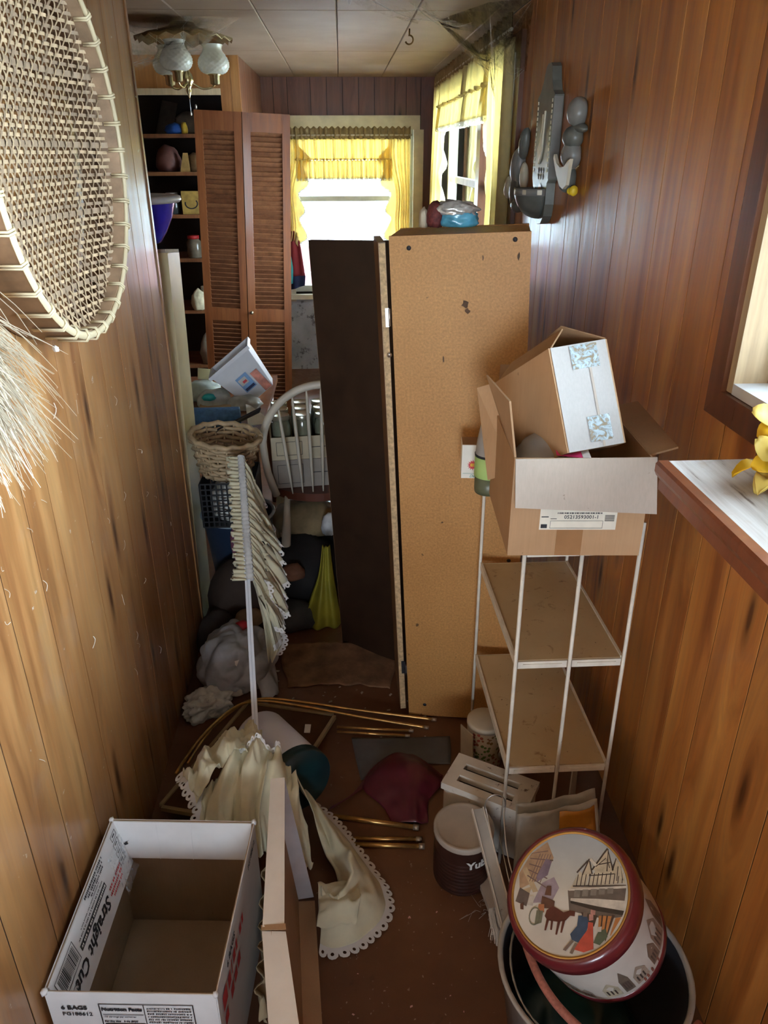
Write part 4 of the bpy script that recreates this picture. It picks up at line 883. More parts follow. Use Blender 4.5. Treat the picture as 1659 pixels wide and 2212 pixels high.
cu1 = thing('ruffled_curtain', 'cream eyelet curtain gathered on the slanting white rod', 'curtain', (0, 0, 0))
t0 = Vector((-.3235, 2.10, .515)); t1 = rt+rd*.01; n_ = 90
side = Vector((1, 0, 0)); upv = rd.cross(side).normalized(); upv = upv if upv.z > 0 else -upv
pock = []
for i in range(n_):
    f = i/(n_-1); p = t0.lerp(t1, f); w_ = .0125+.0025*math.sin(i*2.3)
    pock.append([p+side*w_*math.cos(a)+upv*(.007+.002*math.sin(i*2.1+a))*math.sin(a) for a in [2*PI*k/10 for k in range(10)]])
mb = MB(); mb.grid(pock, close=True); mb.build('rod_pocket', plain('pocket_white', (.78, .80, .80), .8, trans=.2), cu1)
hd = []
for i in range(160):
    f = i/159; p = t0.lerp(t1, f); z = math.sin(i*1.25)+.5*math.sin(i*2.9); ln = .036+.006*math.sin(i*.7)+(.010 if f < .06 else 0)
    hd.append([p-side*(.011+ln*s)+upv*(.004*z*(.4+s))+rd*(.005*math.sin(i*1.7)*s) for s in (0, .35, .7, 1)])
mb = MB(); mb.grid(hd); mb.build('header_ruffle', M_CURT, cu1, solid=.0006)
sk = []; edge = []; outs = []
for i in range(130):
    f = i/129; p = t0.lerp(t1, f); rf = math.sin(i*.62)*.5+math.sin(i*1.43+1)*.5
    dx = .035+.055*math.sin(PI*min(1, f*1.1+.1))+.020*rf; dz = .19+.05*math.sin(f*9)+.03*(1-f)
    row = []
    for s in (0, .15, .35, .55, .75, .9, 1):
        row.append(p+side*(.012+dx*s**.8+.010*rf*math.sin(s*5))+Vector((0, .012*rf*s-.05*s, -dz*s**1.15)))
    sk.append(row); edge.append(row[-1]); outs.append(row[-1]-row[-2])
mb = MB(); mb.grid(sk); mb.build('curtain_skirt', M_CURT, cu1, solid=.0006)
mb = MB(); eyelet(mb, edge, outs, .022, .018); eo = mb.build('eyelet_edge', M_EYE, cu1, solid=.0006); eo['kind'] = 'stuff'
mid = [[r[2]+side*(.006+.006*(k % 2))+Vector((0, -.004, .0)) for k in range(1)][0] for r in sk]
tier = [[r[2]+side*.004+Vector((0,-.006,0)), r[3]+side*(.016+.010*math.sin(i*.9))+Vector((0,-.008,.0)), r[4]+side*(.024+.016*math.sin(i*.9))+Vector((0,-.010,0))] for i, r in enumerate(sk)]
mb = MB(); mb.grid(tier); mb.build('ruffle_tier', M_CURT, cu1, solid=.0006)
mb = MB(); eyelet(mb, [r[-1] for r in tier], [r[-1]-r[-2] for r in tier], .020, .018); eo = mb.build('eyelet_edge', M_EYE, cu1, solid=.0006); eo['kind'] = 'stuff'
tail = sheet([[t0+V((.0, .02, 0)), t0+V((.03, .03, -.02))], [t0+V((.015, .03, -.12)), t0+V((.065, .03, -.10))], [t0+V((.03, .03, -.22)), t0+V((.075, .03, -.20))], [t0+V((.035, .02, -.34)), t0+V((.07, .02, -.32))]], 30, 10, lambda u, v, p: p+V((.012*math.sin(u*17)*v, .02*math.sin(v*9+u*6), 0)))
mb = MB(); mb.grid(tail); mb.build('hanging_tail', M_CURT, cu1, solid=.0006)
mb = MB(); eyelet(mb, [r[-1] for r in tail], [V((1, 0, -.2))]*30, .020, .018); eo = mb.build('eyelet_edge', M_EYE, cu1, solid=.0006); eo['kind'] = 'stuff'
# lower gathered bunch draped over the tub
bn = thing('curtain_bunch', 'bunched cream curtain with white eyelet hem draped over the white tub', 'curtain', (0, 0, 0))
def fold(a, fq, ph):
    def f(u, v, p):
        w1 = 1-2*abs(noise.noise(V((u*2.2+ph, v*fq*.32, ph*3)))); w2 = 1-2*abs(noise.noise(V((u*3.5, v*fq*.6+u*2, ph*7+4)))); w3 = math.sin(fq*v+ph+3*u+2*noise.noise(V((u*3, v*3, ph))))
        return p+V((.5*a*(w1-.5), .5*a*(w2-.5), a*(.8*w3+1.1*(w1-.6)+.6*(w2-.6))))
    return f
net = [[(-.455, 1.500, .285), (-.415, 1.590, .275), (-.345, 1.650, .295), (-.275, 1.675, .300)],
       [(-.430, 1.455, .300), (-.385, 1.540, .330), (-.310, 1.600, .330), (-.250, 1.615, .300)],
       [(-.405, 1.430, .275), (-.350, 1.490, .325), (-.280, 1.530, .335), (-.215, 1.540, .290)]]
r1 = sheet(net, 26, 70, fold(.017, 22, .4)); mb = MB(); mb.grid(r1); mb.build('upper_fold', M_CURT, bn, solid=.0008)
mb = MB(); eyelet(mb, [r[0] for r in r1], [V((-.7, -.6, -.25))]*26, .024, .019); eo = mb.build('eyelet_edge', M_EYE, bn, solid=.0006); eo['kind'] = 'stuff'
net = [[(-.390, 1.470, .255), (-.330, 1.530, .315), (-.255, 1.545, .335), (-.190, 1.530, .300), (-.150, 1.480, .240)],
       [(-.400, 1.420, .235), (-.330, 1.460, .300), (-.250, 1.480, .325), (-.190, 1.470, .285), (-.135, 1.430, .190)],
       [(-.395, 1.372, .190), (-.325, 1.395, .235), (-.262, 1.390, .250), (-.215, 1.400, .220), (-.130, 1.400, .120)],
       [(-.385, 1.350, .130), (-.310, 1.345, .150), (-.245, 1.330, .170), (-.215, 1.370, .140), (-.120, 1.390, .060)]]
r2 = sheet(net, 40, 90, fold(.021, 28, 1.3)); mb = MB(); mb.grid(r2); mb.build('lower_fold', M_CURT, bn, solid=.0008)
mb = MB(); eyelet(mb, [r[0] for r in r2], [V((-1, -.15, -.05))]*40, .024, .019); eo = mb.build('eyelet_edge', M_EYE, bn, solid=.0006); eo['kind'] = 'stuff'
mb = MB(); eyelet(mb, [p for p in r2[0][28:66]], [V((.0, .1, 1))]*38, .018, .019); eo = mb.build('eyelet_edge', M_EYE, bn, solid=.0006); eo['kind'] = 'stuff'
net = [[(-.225, 1.300, .20), (-.228, 1.20, .14), (-.222, 1.10, .13), (-.225, 1.02, .10)], [(-.215, 1.30, .10), (-.222, 1.20, .06), (-.214, 1.10, .06), (-.216, 1.02, .05)], [(-.22, 1.30, .01), (-.215, 1.2, .01), (-.212, 1.1, .01), (-.21, 1.02, .01)]]
r3 = sheet(net, 16, 40, lambda u, v, p: p+V((.010*math.sin(v*40+u*4), .012*math.sin(u*9), 0)))
mb = MB(); mb.grid(r3); mb.build('trailing_ruffle', plain('yellowed_curtain', (.50, .40, .24), .85, var=.15), bn, solid=.0008)
# swag on the floor
sw = thing('curtain_swag', 'cream curtain swag with scalloped eyelet hem curled on the floor', 'curtain', (0, 0, 0))
outer = [(-.150, 1.640, .03), (-.067, 1.560, .02), (.000, 1.455, .015), (.055, 1.36, .012), (.062, 1.28, .010), (.004, 1.215, .010), (-.060, 1.192, .010), (-.098, 1.205, .012)]
midl = [(-.160, 1.590, .13), (-.105, 1.530, .10), (-.052, 1.440, .07), (-.012, 1.365, .085), (-.005, 1.305, .080), (-.035, 1.262, .070), (-.065, 1.250, .060), (-.092, 1.262, .060)]
inner = [(-.165, 1.560, .22), (-.125, 1.490, .16), (-.090, 1.430, .06), (-.055, 1.370, .035), (-.055, 1.325, .030), (-.068, 1.305, .045), (-.080, 1.300, .07), (-.095, 1.310, .09)]
def swf(u, v, p): return p+V((.006*noise.noise(V((u*4, v*10, 2))), .006*noise.noise(V((u*4, v*10, 5))), max(-p.z+.004, .020*math.sin(u*13+v*5+2*noise.noise(V((u*3, v*5, 3))))*math.sin(PI*min(1, u*1.15))+.026*(.5-abs(noise.noise(V((u*3, v*7, 0)))))*math.sin(PI*min(1, u*1.05)))))
r4 = sheet([inner, midl, outer], 34, 90, swf); mb = MB(); mb.grid(r4); mb.build('swag_cloth', M_CURT, sw, solid=.0008)
ed_ = r4[-1]; outs = [ed_[i]-r4[-4][i] for i in range(len(ed_))]; outs = [V((o_.x, o_.y, o_.z*.2)) for o_ in outs]
mb = MB(); eyelet(mb, ed_, outs, .026, .022); eo = mb.build('eyelet_edge', M_EYE, sw, solid=.0006); eo['kind'] = 'stuff'
r5 = sheet([[(-.105, 1.315, .085), (-.10, 1.262, .085), (-.105, 1.215, .055)], [(-.055, 1.325, .075), (-.045, 1.27, .095), (-.055, 1.22, .060)], [(-.005, 1.330, .070), (.005, 1.275, .085), (-.01, 1.225, .050)]], 22, 22, fold(.008, 9, .2)); mb = MB(); mb.grid(r5); mb.build('folded_over_cloth', M_CURT, sw, solid=.0008)
# ------------------------------------------------------------------ tub, frame, rods, sheets
tu = thing('white_tub', 'white plastic tub with dark teal lid lying on its side under the curtain', 'tub', (-.215, 1.735, .098))
d = V((.17, -.27, .034)).normalized(); xv_ = V((0,0,1)).cross(d).normalized(); tu.matrix_world = frame_mtx((-.297, 1.812, .134), xv_, d.cross(xv_))
mb = MB(); mb.lathe([(.072, 0), (.080, .004), (.084, .015), (.090, .235), (.088, .237)], 40); mb.build('tub_body', plain('translucent_white_tub', (.70, .70, .76), .35, var=.04), tu)
mb = MB(); mb.lathe([(.092, .2372), (.095, .239), (.0955, .268), (.092, .273), (.0, .273)], 40, cap0=True, cap1=False); mb.build('tub_lid', plain('dark_teal_lid', (.006, .040, .052), .35), tu)
pf = thing('picture_frame', 'large picture frame lying face down, brown board back with pale edging', 'frame', (0, 0, 0))
FB = V((-.372, 2.105, .012)); FC = V((-.066, 2.022, .012)); FA = V((-.564, 1.607, .058)); FD = FA+(FC-FB)
mb = MB(); mb.slab([FA, FD, FC, FB], .004); mb.build('backing_board', plain('brown_hardboard', (.095, .045, .022), .85, var=.15, spec=.2), pf)
for p, q in ((FA, FD), (FD, FC), (FC, FB), (FB, FA)):
    d = (q-p).normalized(); mb = MB(); mb.bar(p+d*.006+V((0,0,.003)), q-d*.006+V((0,0,.003)), .011, .014); mb.build('frame_rail', plain('pale_frame_%d' % len(bpy.data.materials), (.34, .24, .12), .5), pf)
c = FB.lerp(FC, .82).lerp(FA.lerp(FD, .82), .18)
mb = MB(); mb.slab([c+V((-.012, -.018, .008)), c+V((.008, -.020, .008)), c+V((.010, .020, .008)), c+V((-.010, .022, .008))], .0015); mb.build('hanger_plate', M_WHITEPAINT, pf)
M_BRASS = plain('old_brass', (.60, .36, .12), .28, .85, var=.25, scale=40, dirt=(.10, .05, .02), dirtcov=.66)
def brod(pts, lab, r=.005, cap_=True):
    t = thing('brass_rod', lab, 'curtain rod', (0, 0, 0), group='brass curtain rods on the floor')
    mb = MB(); mb.tube(pts, r, 8); mb.build('tube', M_BRASS, t)
    mb = MB(); mb.tube([Vector(pts[-1])-(Vector(pts[-1])-Vector(pts[-2])).normalized()*.012, Vector(pts[-1])+(Vector(pts[-1])-Vector(pts[-2])).normalized()*.004], r*1.22, 8); mb.build('end_cap', plain('cap_%d' % len(bpy.data.materials), (.42, .33, .24), .4, .6), t)
brod(cr([(-.50, 1.72, .115), (-.465, 1.90, .078), (-.395, 2.055, .045), (-.325, 2.10, .036), (-.22, 2.088, .034), (.0, 2.045, .020), (.275, 1.992, .008)], 40), 'long brass rod bent at one end along the picture frame, reaching to the cabinet foot')
brod(cr([(-.52, 1.66, .135), (-.485, 1.84, .100), (-.415, 2.02, .060), (-.335, 2.082, .042), (-.20, 2.062, .034), (.02, 2.005, .022), (.245, 1.955, .007)], 40), 'bent brass rod crossing the picture frame, second from the cabinet foot')
brod([(-.06, 1.962, .018), (.192, 1.944, .006)], 'short straight brass rod lying between picture frame and grey sheet', .0045)
brod([(-.06, 1.940, .019), (.178, 1.920, .006)], 'short straight brass rod lying closest to the grey sheet', .0045)
brod([(-.105, 1.606, .008), (.172, 1.543, .008)], 'thick shiny brass rod poking out from the curtain towards the coffee can', .0075)
brod([(-.02, 1.516, .007), (.176, 1.502, .007)], 'brass rod beside the curtain hem, one of a parallel pair', .0062)
brod([(-.02, 1.496, .0075), (.182, 1.478, .0075)], 'brass rod of the parallel pair, lying on the swag side', .0066)
gs = MB(); g_ = sheet([[(-.012, 1.925, .004), (.14, 1.918, .003), (.315, 1.915, .003)], [(.0, 1.83, .005), (.16, 1.85, .008), (.31, 1.85, .004)], [(.015, 1.735, .004), (.15, 1.79, .005), (.30, 1.79, .003)]], 12, 16, lambda u, v, p: p+V((0, 0, .002*noise.noise(V((u*5, v*5, 3))))))
tag(gs.grid(g_).build('grey_sheet', plain('slate_grey_paper', (.10, .10, .105), .6, var=.2), solid=.001), 'slate grey paper sheet lying flat on the floor before the cabinet', 'paper')
mr = thing('maroon_bag', 'maroon plastic bag spread flat on the brown floor beside the coffee can', 'bag', (0, 0, 0))
M_MAR = plain('maroon_plastic', (.105, .012, .025), .35, var=.3, scale=9, spec=.6)
m_ = sheet([[(.04, 1.77, .006), (.11, 1.835, .008), (.19, 1.83, .008), (.27, 1.74, .006)], [(.02, 1.70, .008), (.10, 1.75, .04), (.19, 1.74, .045), (.255, 1.69, .012)], [(.08, 1.62, .006), (.13, 1.66, .03), (.18, 1.65, .03), (.215, 1.64, .008)], [(.10, 1.555, .006), (.14, 1.56, .014), (.18, 1.555, .012), (.205, 1.56, .006)]], 24, 24, lambda u, v, p: p+V((0, 0, .007*noise.noise(V((u*6, v*6, 1))))))
mb = MB(); mb.grid(m_); mb.build('bag_sheet', M_MAR, mr, solid=.001)
mb = MB(); mb.grid(sheet([[(.02, 1.70, .006), (.045, 1.775, .006)], [(-.03, 1.655, .01), (-.01, 1.68, .01)], [(-.085, 1.62, .006), (-.075, 1.635, .006)]], 14, 6)); mb.build('bag_handle', M_MAR, mr, solid=.001)
# plastic bags and wrappers
M_BAG = plain('white_grocery_plastic', (.56, .58, .61), .3, var=.25, scale=9, trans=.3, spec=.6, dirt=(.25, .22, .22), dirtcov=.66)
gbag = thing('grocery_bag', 'crumpled translucent white grocery bag full of scraps by the wall end', 'bag', (-.425, 2.27, 0))
lump('bag_body', M_BAG, gbag, (0, 0, 0), (.27, .30, .20), 11, .18, 1.2, 6, .40)
mb = MB(); mb.grid(sheet([[(.03, -.10, .12), (.06, -.02, .16), (.075, .06, .15)], [(.09, -.13, .06), (.12, -.03, .09), (.11, .05, .12)], [(.10, -.17, .008), (.155, -.10, .01), (.13, .02, .05)]], 20, 20, fold(.010, 12, .8))); mb.build('bag_tail', M_BAG, gbag, solid=.0006)
mb = MB(); mb.slab([V((-.035, -.125, .10)), V((.015, -.13, .13)), V((.03, -.115, .165)), V((-.02, -.11, .145))], .001); mb.build('paper_scrap', M_WHITEINK, gbag)
lump('red_scrap', plain('red_wrapper', (.42, .02, .03), .35), gbag, (.02, .07, .165), (.06, .05, .035), 4, .2, 2, 2, .3)
wp = thing('flour_wrapper', 'crumpled pale printed paper packet at the foot of the wall', 'packet', (-.505, 2.085, 0), (0, 0, .5))
lump('packet_body', plain('pale_paper_packet', (.58, .57, .50), .6, var=.15, dirt=(.16, .16, .18), scale=14, dirtcov=.62), wp, (0, 0, 0), (.17, .115, .085), 8, .2, 1.6, 5, .9)
lump('packet_twist', plain('pale_twist', (.60, .58, .52), .6), wp, (.115, .02, .02), (.10, .05, .06), 9, .2, 2.2, 3, .5)
yb = thing('yellow_bag', 'dull yellow plastic bag standing behind the dark open cabinet door', 'bag', (-.115, 2.60, 0))
ys = sheet([[(-.085, 0, .004), (-.03, -.03, .002), (.03, -.03, .002), (.075, 0, .004)], [(-.055, .01, .10), (-.015, -.02, .11), (.025, -.02, .11), (.06, .01, .10)], [(-.015, .02, .22), (.0, .0, .22), (.02, .0, .22), (.045, .02, .22)], [(.005, .03, .35), (.012, .02, .35), (.022, .02, .35), (.035, .03, .35)]], 26, 26, lambda u, v, p: p+V((0, .014*math.sin(v*14)*(1-u*.5), 0)))
mb = MB(); mb.grid(ys); mb.build('bag_front', plain('dull_yellow_plastic', (.36, .32, .035), .45, var=.2, trans=.15), yb, solid=.0008)
mb = MB(); mb.grid([[p+V((0, .04*(1-i/30), 0)) for p in r] for i, r in enumerate(ys)]); mb.build('bag_back', MATS['dull_yellow_plastic'], yb, solid=.0008)
# litter on the floor
def chips(name, n, box, sz, mat, seed, zf=None):
    r = random.Random(seed); mb = MB()
    for k in range(n):
        x = r.uniform(box[0], box[1]); y = r.uniform(box[2], box[3]); a = r.uniform(0, PI); s = r.uniform(.3, 1)*sz; t = r.uniform(.2, 1)*s*.3
        c, s_ = math.cos(a), math.sin(a); q = []
        for (u, v) in ((-s, -s*.4), (s*.7, -s*.5), (s, s*.4), (-s*.5, s*.5)): q.append(V((x+u*c-v*s_, y+u*s_+v*c, .0012+r.uniform(0, t))))
        mb.slab(q, .0008)
    o_ = mb.build(name, mat); o_['kind'] = 'stuff'; return o_
tag(chips('plaster_debris', 70, (-.10, .28, .85, 1.45), .0030, plain('pale_chips', (.34, .24, .18), .4), 3), 'scattered pale flakes of plaster on the open brown floor', 'debris', kind='stuff')
tag(chips('paper_debris', 70, (-.30, .32, 1.9, 2.45), .009, plain('paper_chips', (.50, .44, .36), .6), 5), 'scattered paper scraps on the floor at the cabinet foot', 'debris', kind='stuff')
tag(chips('glass_debris', 14, (-.05, .30, .9, 1.30), .0045, plain('glass_chips', (.75, .45, .42), .1, spec=.9), 9), 'tiny shiny pinkish glass splinters on the open floor', 'debris', kind='stuff')
fz = random.Random(4); mb = MB()
for k in range(26):
    c = V((.335+fz.gauss(0, .03), 1.295+fz.gauss(0, .035), .003)); 
    mb.tube(cr([c, c+V((fz.uniform(-.03, .03), fz.uniform(-.02, .02), fz.uniform(.002, .02))), c+V((fz.uniform(-.04, .04), fz.uniform(-.03, .03), .002))], 6), .0005, 3)
tag(mb.build('dust_fluff', plain('grey_fluff', (.42, .38, .33), .8)), 'grey tangled dust fluff at the foot of the coffee can', 'dust', kind='stuff')
fd = MB(); f_ = sheet([[(-.28, 2.46, .012), (-.05, 2.44, .02), (.17, 2.40, .01)], [(-.27, 2.34, .006), (-.05, 2.36, .012), (.16, 2.30, .008)], [(-.24, 2.20, .003), (-.02, 2.20, .006), (.13, 2.17, .003)]], 16, 22, lambda u, v, p: p+V((.01*noise.noise(V((u*3, v*8, 7))), .02*noise.noise(V((v*9, u*3, 1))), .003*abs(noise.noise(V((u*5, v*5, 3))))))) 
tag(fd.grid(f_).build('torn_carpet_pad', plain('brown_felt', (.21, .11, .055), .95, var=.4, scale=14, bmp=.4), solid=.003), 'torn mottled brown floor pad lying in front of the dark cabinet door', 'floor pad')
# ------------------------------------------------------------------ built-in pantry at the back
pn = thing('pantry', 'built in pine pantry with open dark shelves beyond the dining corner', 'pantry', (0, 5.30, 0))
def pp(name, a, b, mat=M_PINE_PANTRY): mb = MB(); mb.box(a, b); return mb.build(name, mat, pn)
M_SHELFW = wood('pantry_shelf', (.34, .15, .06), (.26, .105, .04), (.17, .06, .022), knots=0, rough=.5, coat=0)
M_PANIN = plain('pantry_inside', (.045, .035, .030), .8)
for x in (-1.70, -1.50, -1.30, -1.10, -.90): pp('header_board', (x, 0, 2.115), (x+.198, .02, ZC))
pp('header_trim', (-1.70, -.012, 2.08), (-.722, .02, 2.1145), M_RAW)
pp('jamb_board', (-.7215, -.004, 0), (-.655, .02, ZC)); pp('jamb_board', (-.654, -.004, 0), (-.602, .02, ZC))
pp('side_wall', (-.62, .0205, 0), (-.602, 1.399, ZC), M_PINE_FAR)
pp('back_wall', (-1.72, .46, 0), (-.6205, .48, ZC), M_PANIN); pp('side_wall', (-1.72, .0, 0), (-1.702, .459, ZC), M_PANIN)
for z in (.40, .78, 1.12, 1.395, 1.650, 1.868): pp('shelf', (-1.70, .03, z-.022), (-.625, .455, z), M_SHELFW)
def goods(name, label, cat, o): tag(o, label, cat, 'goods on the pantry shelves'); return o
def pl_(*c, **k): return plain('pantry_%d' % len(bpy.data.materials), c, k.get('r', .5), trans=k.get('t', 0), var=.25, scale=25)
def jar(label, loc, r, h, body, lid):
    t = thing('pantry_jar', label, 'jar', loc, group='goods on the pantry shelves')
    mb = MB(); mb.lathe([(r*.9, 0), (r, .006), (r, h*.72), (r*.75, h*.82), (r*.72, h*.86)], 18); mb.build('jar_body', body, t)
    mb = MB(); mb.lathe([(r*.78, h*.862), (r*.78, h), (r*.7, h*1.01)], 18); mb.build('lid', lid, t)
goods('b', 'blue and yellow foil snack bag on the top pantry shelf', 'bag', lump('snack_bag', pl_(.03, .12, .45, r=.3), None, (-1.045, 5.42, 1.868), (.13, .09, .06), 2, .15, 2, 3, .35))
goods('b', 'yellow corner of foil bag beside the blue snack bag', 'bag', lump('foil_bag', pl_(.65, .42, .05, r=.3), None, (-.985, 5.41, 1.868), (.045, .07, .07), 4, .15, 2, 2, .35))
goods('b', 'pale crumpled paper sack slumped on the top pantry shelf', 'bag', lump('paper_sack', pl_(.22, .18, .14, r=.8), None, (-.96, 5.55, 1.868), (.22, .12, .13), 6, .15, 2, 3, .4))
gp = MB(); gp.slab([V((-1.20, 5.55, 1.87)), V((-1.08, 5.52, 1.87)), V((-1.05, 5.62, 2.05)), V((-1.15, 5.64, 2.07))], .003); goods('b', 'grey folded card leaning inside the top pantry shelf', 'card', gp.build('folded_card', pl_(.11, .09, .075)))
goods('b', 'pinkish clear bag of food on the second pantry shelf', 'bag', lump('food_bag', pl_(.20, .09, .075, r=.4), None, (-1.115, 5.45, 1.650), (.16, .14, .15), 12, .12, 2, 3, .25))
gb_ = thing('gold_packet', 'upright gold foil packet on the second pantry shelf', 'packet', (-1.0, 5.38, 1.650), group='goods on the pantry shelves')
mb = MB(); mb.hexa([(-.03, -.015, 0), (.03, -.015, 0), (.03, .015, 0), (-.03, .015, 0), (-.005, -.003, .11), (.025, -.003, .11), (.025, .003, .11), (-.005, .003, .11)]); mb.build('packet', pl_(.52, .34, .12, r=.3), gb_)
goods('b', 'tan crumpled bag behind the gold packet in the pantry', 'bag', lump('tan_bag', pl_(.24, .14, .06), None, (-.94, 5.45, 1.650), (.12, .10, .11), 14, .15, 2, 3, .3))
goods('b', 'clear film bag at the inner end of the second pantry shelf', 'bag', lump('film_bag', pl_(.30, .28, .26, r=.25, t=.3), None, (-.85, 5.42, 1.650), (.09, .09, .09), 15, .15, 2, 3, .4))
jar('dark glass jar with grey lid on the third pantry shelf', (-1.115, 5.42, 1.395), .05, .13, pl_(.05, .06, .06, r=.15), pl_(.25, .25, .24))
gx = thing('gold_box', 'gold and brown printed box on the third pantry shelf', 'box', (-.985, 5.38, 1.395), (0, 0, .1), 'goods on the pantry shelves')
mb = MB(); mb.box((-.06, 0, 0), (.06, .05, .14)); mb.build('carton', pl_(.50, .33, .08), gx); mb = MB(); mb.grid([[V((r*math.cos(a), -.002, .065+r*.8*math.sin(a))) for a in [PI*(.9+1.3*k/12) for k in range(13)]] for r in (.035, .043)]); mb.build('dark_swirl', M_INK, gx)
jar('small jar of golden contents at the inner end of the third shelf', (-.86, 5.42, 1.395), .04, .12, pl_(.55, .42, .22, r=.2), pl_(.05, .06, .12))
jar('jar with red cap on a lower pantry shelf', (-1.0, 5.40, 1.12), .05, .14, pl_(.16, .13, .09, r=.2), pl_(.45, .02, .02))
jar('jar of pale grains on a lower pantry shelf', (-.95, 5.40, .78), .045, .15, pl_(.50, .42, .28, r=.3), pl_(.5, .45, .35))
goods('b', 'cellophane bag bulging from a lower pantry shelf', 'bag', lump('cellophane_bag', pl_(.26, .22, .16, r=.2), None, (-.965, 5.40, .40), (.14, .16, .20), 21, .15, 2, 3, .4))
goods('b', 'cream cloth bundle stuffed beside the louvered door', 'cloth', lump('cloth_bundle', pl_(.62, .55, .36, r=.8), None, (-1.0, 5.36, .78), (.10, .10, .13), 23, .2, 2, 3, .3))
# ------------------------------------------------------------------ louvered bifold door off its track
bf = thing('bifold_door', 'red brown louvered bifold door leaning crooked in front of the pantry', 'door', (-.925, 4.90, .0), (0, .048, 0))
LW, LH, LT = .272, 1.985, .028
def leaf(loc, rz):
    mb = MB()
    for a, b in (((0, 0, 0), (.045, LT, LH)), ((LW-.045, 0, 0), (LW, LT, LH)), ((.045, .001, LH-.10), (LW-.045, LT-.001, LH)), ((.045, .001, .80), (LW-.045, LT-.001, .88)), ((.045, .001, 0), (LW-.045, LT-.001, .16))): mb.box(a, b)
    return mb.build('door_leaf', M_LOUVER, bf, loc, (0, 0, rz))
smb = MB(); smb.box((-LW/2+.0455, -.0195, -.003), (LW/2-.0455, .0195, .003)); s0 = None
for (loc, rz) in (((0, 0, 0), -.06), ((LW+.004, -.018, 0), .10)):
    lf = leaf(loc, rz)
    for z0, z1 in ((.16, .80), (.88, LH-.10)):
        k = int((z1-z0)/.0262)
        for i in range(k):
            z = z0+(i+.5)*(z1-z0)/k
            if s0 is None: s0 = smb.build('slat', M_SLAT, lf, (LW/2, LT/2, z), (-.98, 0, 0))
            else: part(s0, lf, (LW/2, LT/2, z), (-.98, 0, 0))
    if rz > 0: mb = MB(); mb.lathe([(.004, 0), (.005, .008), (.011, .014), (.011, .020), (.0, .024)], 14, Matrix.Translation((.022, 0, .86)) @ Matrix.Rotation(PI/2, 4, 'X'), cap1=False); mb.build('knob', plain('tarnished_knob', (.30, .24, .15), .35, .7), lf)
    else: mb = MB(); mb.lathe([(.006, 0), (.006, .02), (.003, .026)], 10, Matrix.Translation((.012, LT/2, LH))); mb.build('pivot_pin', M_STEEL, lf)
# ------------------------------------------------------------------ cream locker with blue washtub on top
lk = thing('cream_locker', 'tall cream enamelled locker leaning just past the end of the panelled wall', 'locker', (-.607, 2.625, .0), (-.105, 0, 0))
M_LOCK = plain('cream_enamel', (.74, .63, .36), .4, var=.05, dirt=(.40, .33, .22), dirtcov=.70)
mb = MB(); mb.box((-.52, 0, .02), (-.001, .175, 1.45)); mb.build('locker_body', M_LOCK, lk)
mb = MB(); mb.box((-.52, .1755, .02), (-.001, .195, 1.45)); mb.build('locker_door', M_LOCK, lk)
mb = MB(); mb.box((-.52, -.03, 1.4505), (-.001, .19, 1.462)); mb.build('top_board', M_CARDGREY, lk)
bl_ = thing('blue_washtub', 'cobalt blue basin with thick white rim on top of the cream locker', 'basin', (-.748, 2.87, 1.463))
mb = MB(); mb.lathe([(.085, 0), (.10, .004), (.125, .04), (.150, .09), (.163, .135), (.1635, .1365)], 48, cap1=False); mb.build('basin', plain('cobalt_plastic', (.03, .03, .60), .2, var=.1, spec=.6, coat=.2), bl_)
mb = MB(); mb.lathe([(.1636, .135), (.180, .137), (.186, .145), (.184, .156), (.172, .160), (.160, .156), (.158, .14), (.10, .012), (0, .008)], 48, cap0=False, cap1=False); mb.build('rim', plain('white_rim', (.62, .63, .66), .3), bl_)
# ------------------------------------------------------------------ windsor chair with boxes of jars on it
M_CHAIR = plain('cream_chair_paint', (.60, .55, .45), .5, var=.1, dirt=(.28, .22, .15), dirtcov=.7); M_SEAT = plain('red_brown_seat', (.12, .035, .018), .4)
ch = thing('windsor_chair', 'cream painted bow back windsor chair with brown seat, boxes of jars on it', 'chair', (-.105, 2.88, 0), (0, 0, .12))
def oval(a, b, n=36): return [(a*math.cos(2*PI*k/n), b*math.sin(2*PI*k/n)) for k in range(n)]
mb = MB(); mb.prism([(x, y+.20) for x, y in oval(.225, .21)], .035, Matrix.Translation((0, 0, .435))); mb.build('seat', M_SEAT, ch)
bow = [V((.235*math.cos(t)*(1-.10*max(0, -math.sin(t))), -.012-.06*(max(0, math.sin(t))), .70+.255*math.sin(t))) for t in [PI*(1.0)-PI*k/24 for k in range(25)]]
bow = [V((-.195, .015, .468)), V((-.225, .0, .58))]+bow+[V((.225, .0, .58)), V((.195, .015, .468))]
mb = MB(); mb.tube(cr(bow, 60), .0155, 10); mb.build('bow', M_CHAIR, ch)
for k in range(7):
    x = -.15+.05*k; zt = .70+.25*math.sqrt(max(0, 1-(x*1.12/.235)**2)); a = V((x*.85, .02, .468)); b = V((x*1.12, -.05*math.sqrt(max(0, 1-(x*1.12/.235)**2))-.012, zt))
    pts = [a.lerp(b, t) for t in (0, .04, .12, .3, .5, .75, .92, .98, 1)]; mb = MB(); mb.tube(pts, [.005, .006, .009, .012, .0135, .013, .009, .006, .005], 8, flat=.55); mb.build('spindle', M_CHAIR, ch)
for x, y, tx, ty in ((-.15, .06, -.20, -.16), (.15, .06, .20, -.16), (-.16, .34, -.20, .42), (.16, .34, .20, .42)):
    a = V((x, y, .44)); b = V((tx, ty, 0)); mb = MB(); mb.tube([a.lerp(b, t) for t in (0, .1, .3, .42, .48, .54, .8, 1)], [.013, .014, .019, .020, .014, .019, .016, .012], 10); mb.build('leg', M_CHAIR, ch)
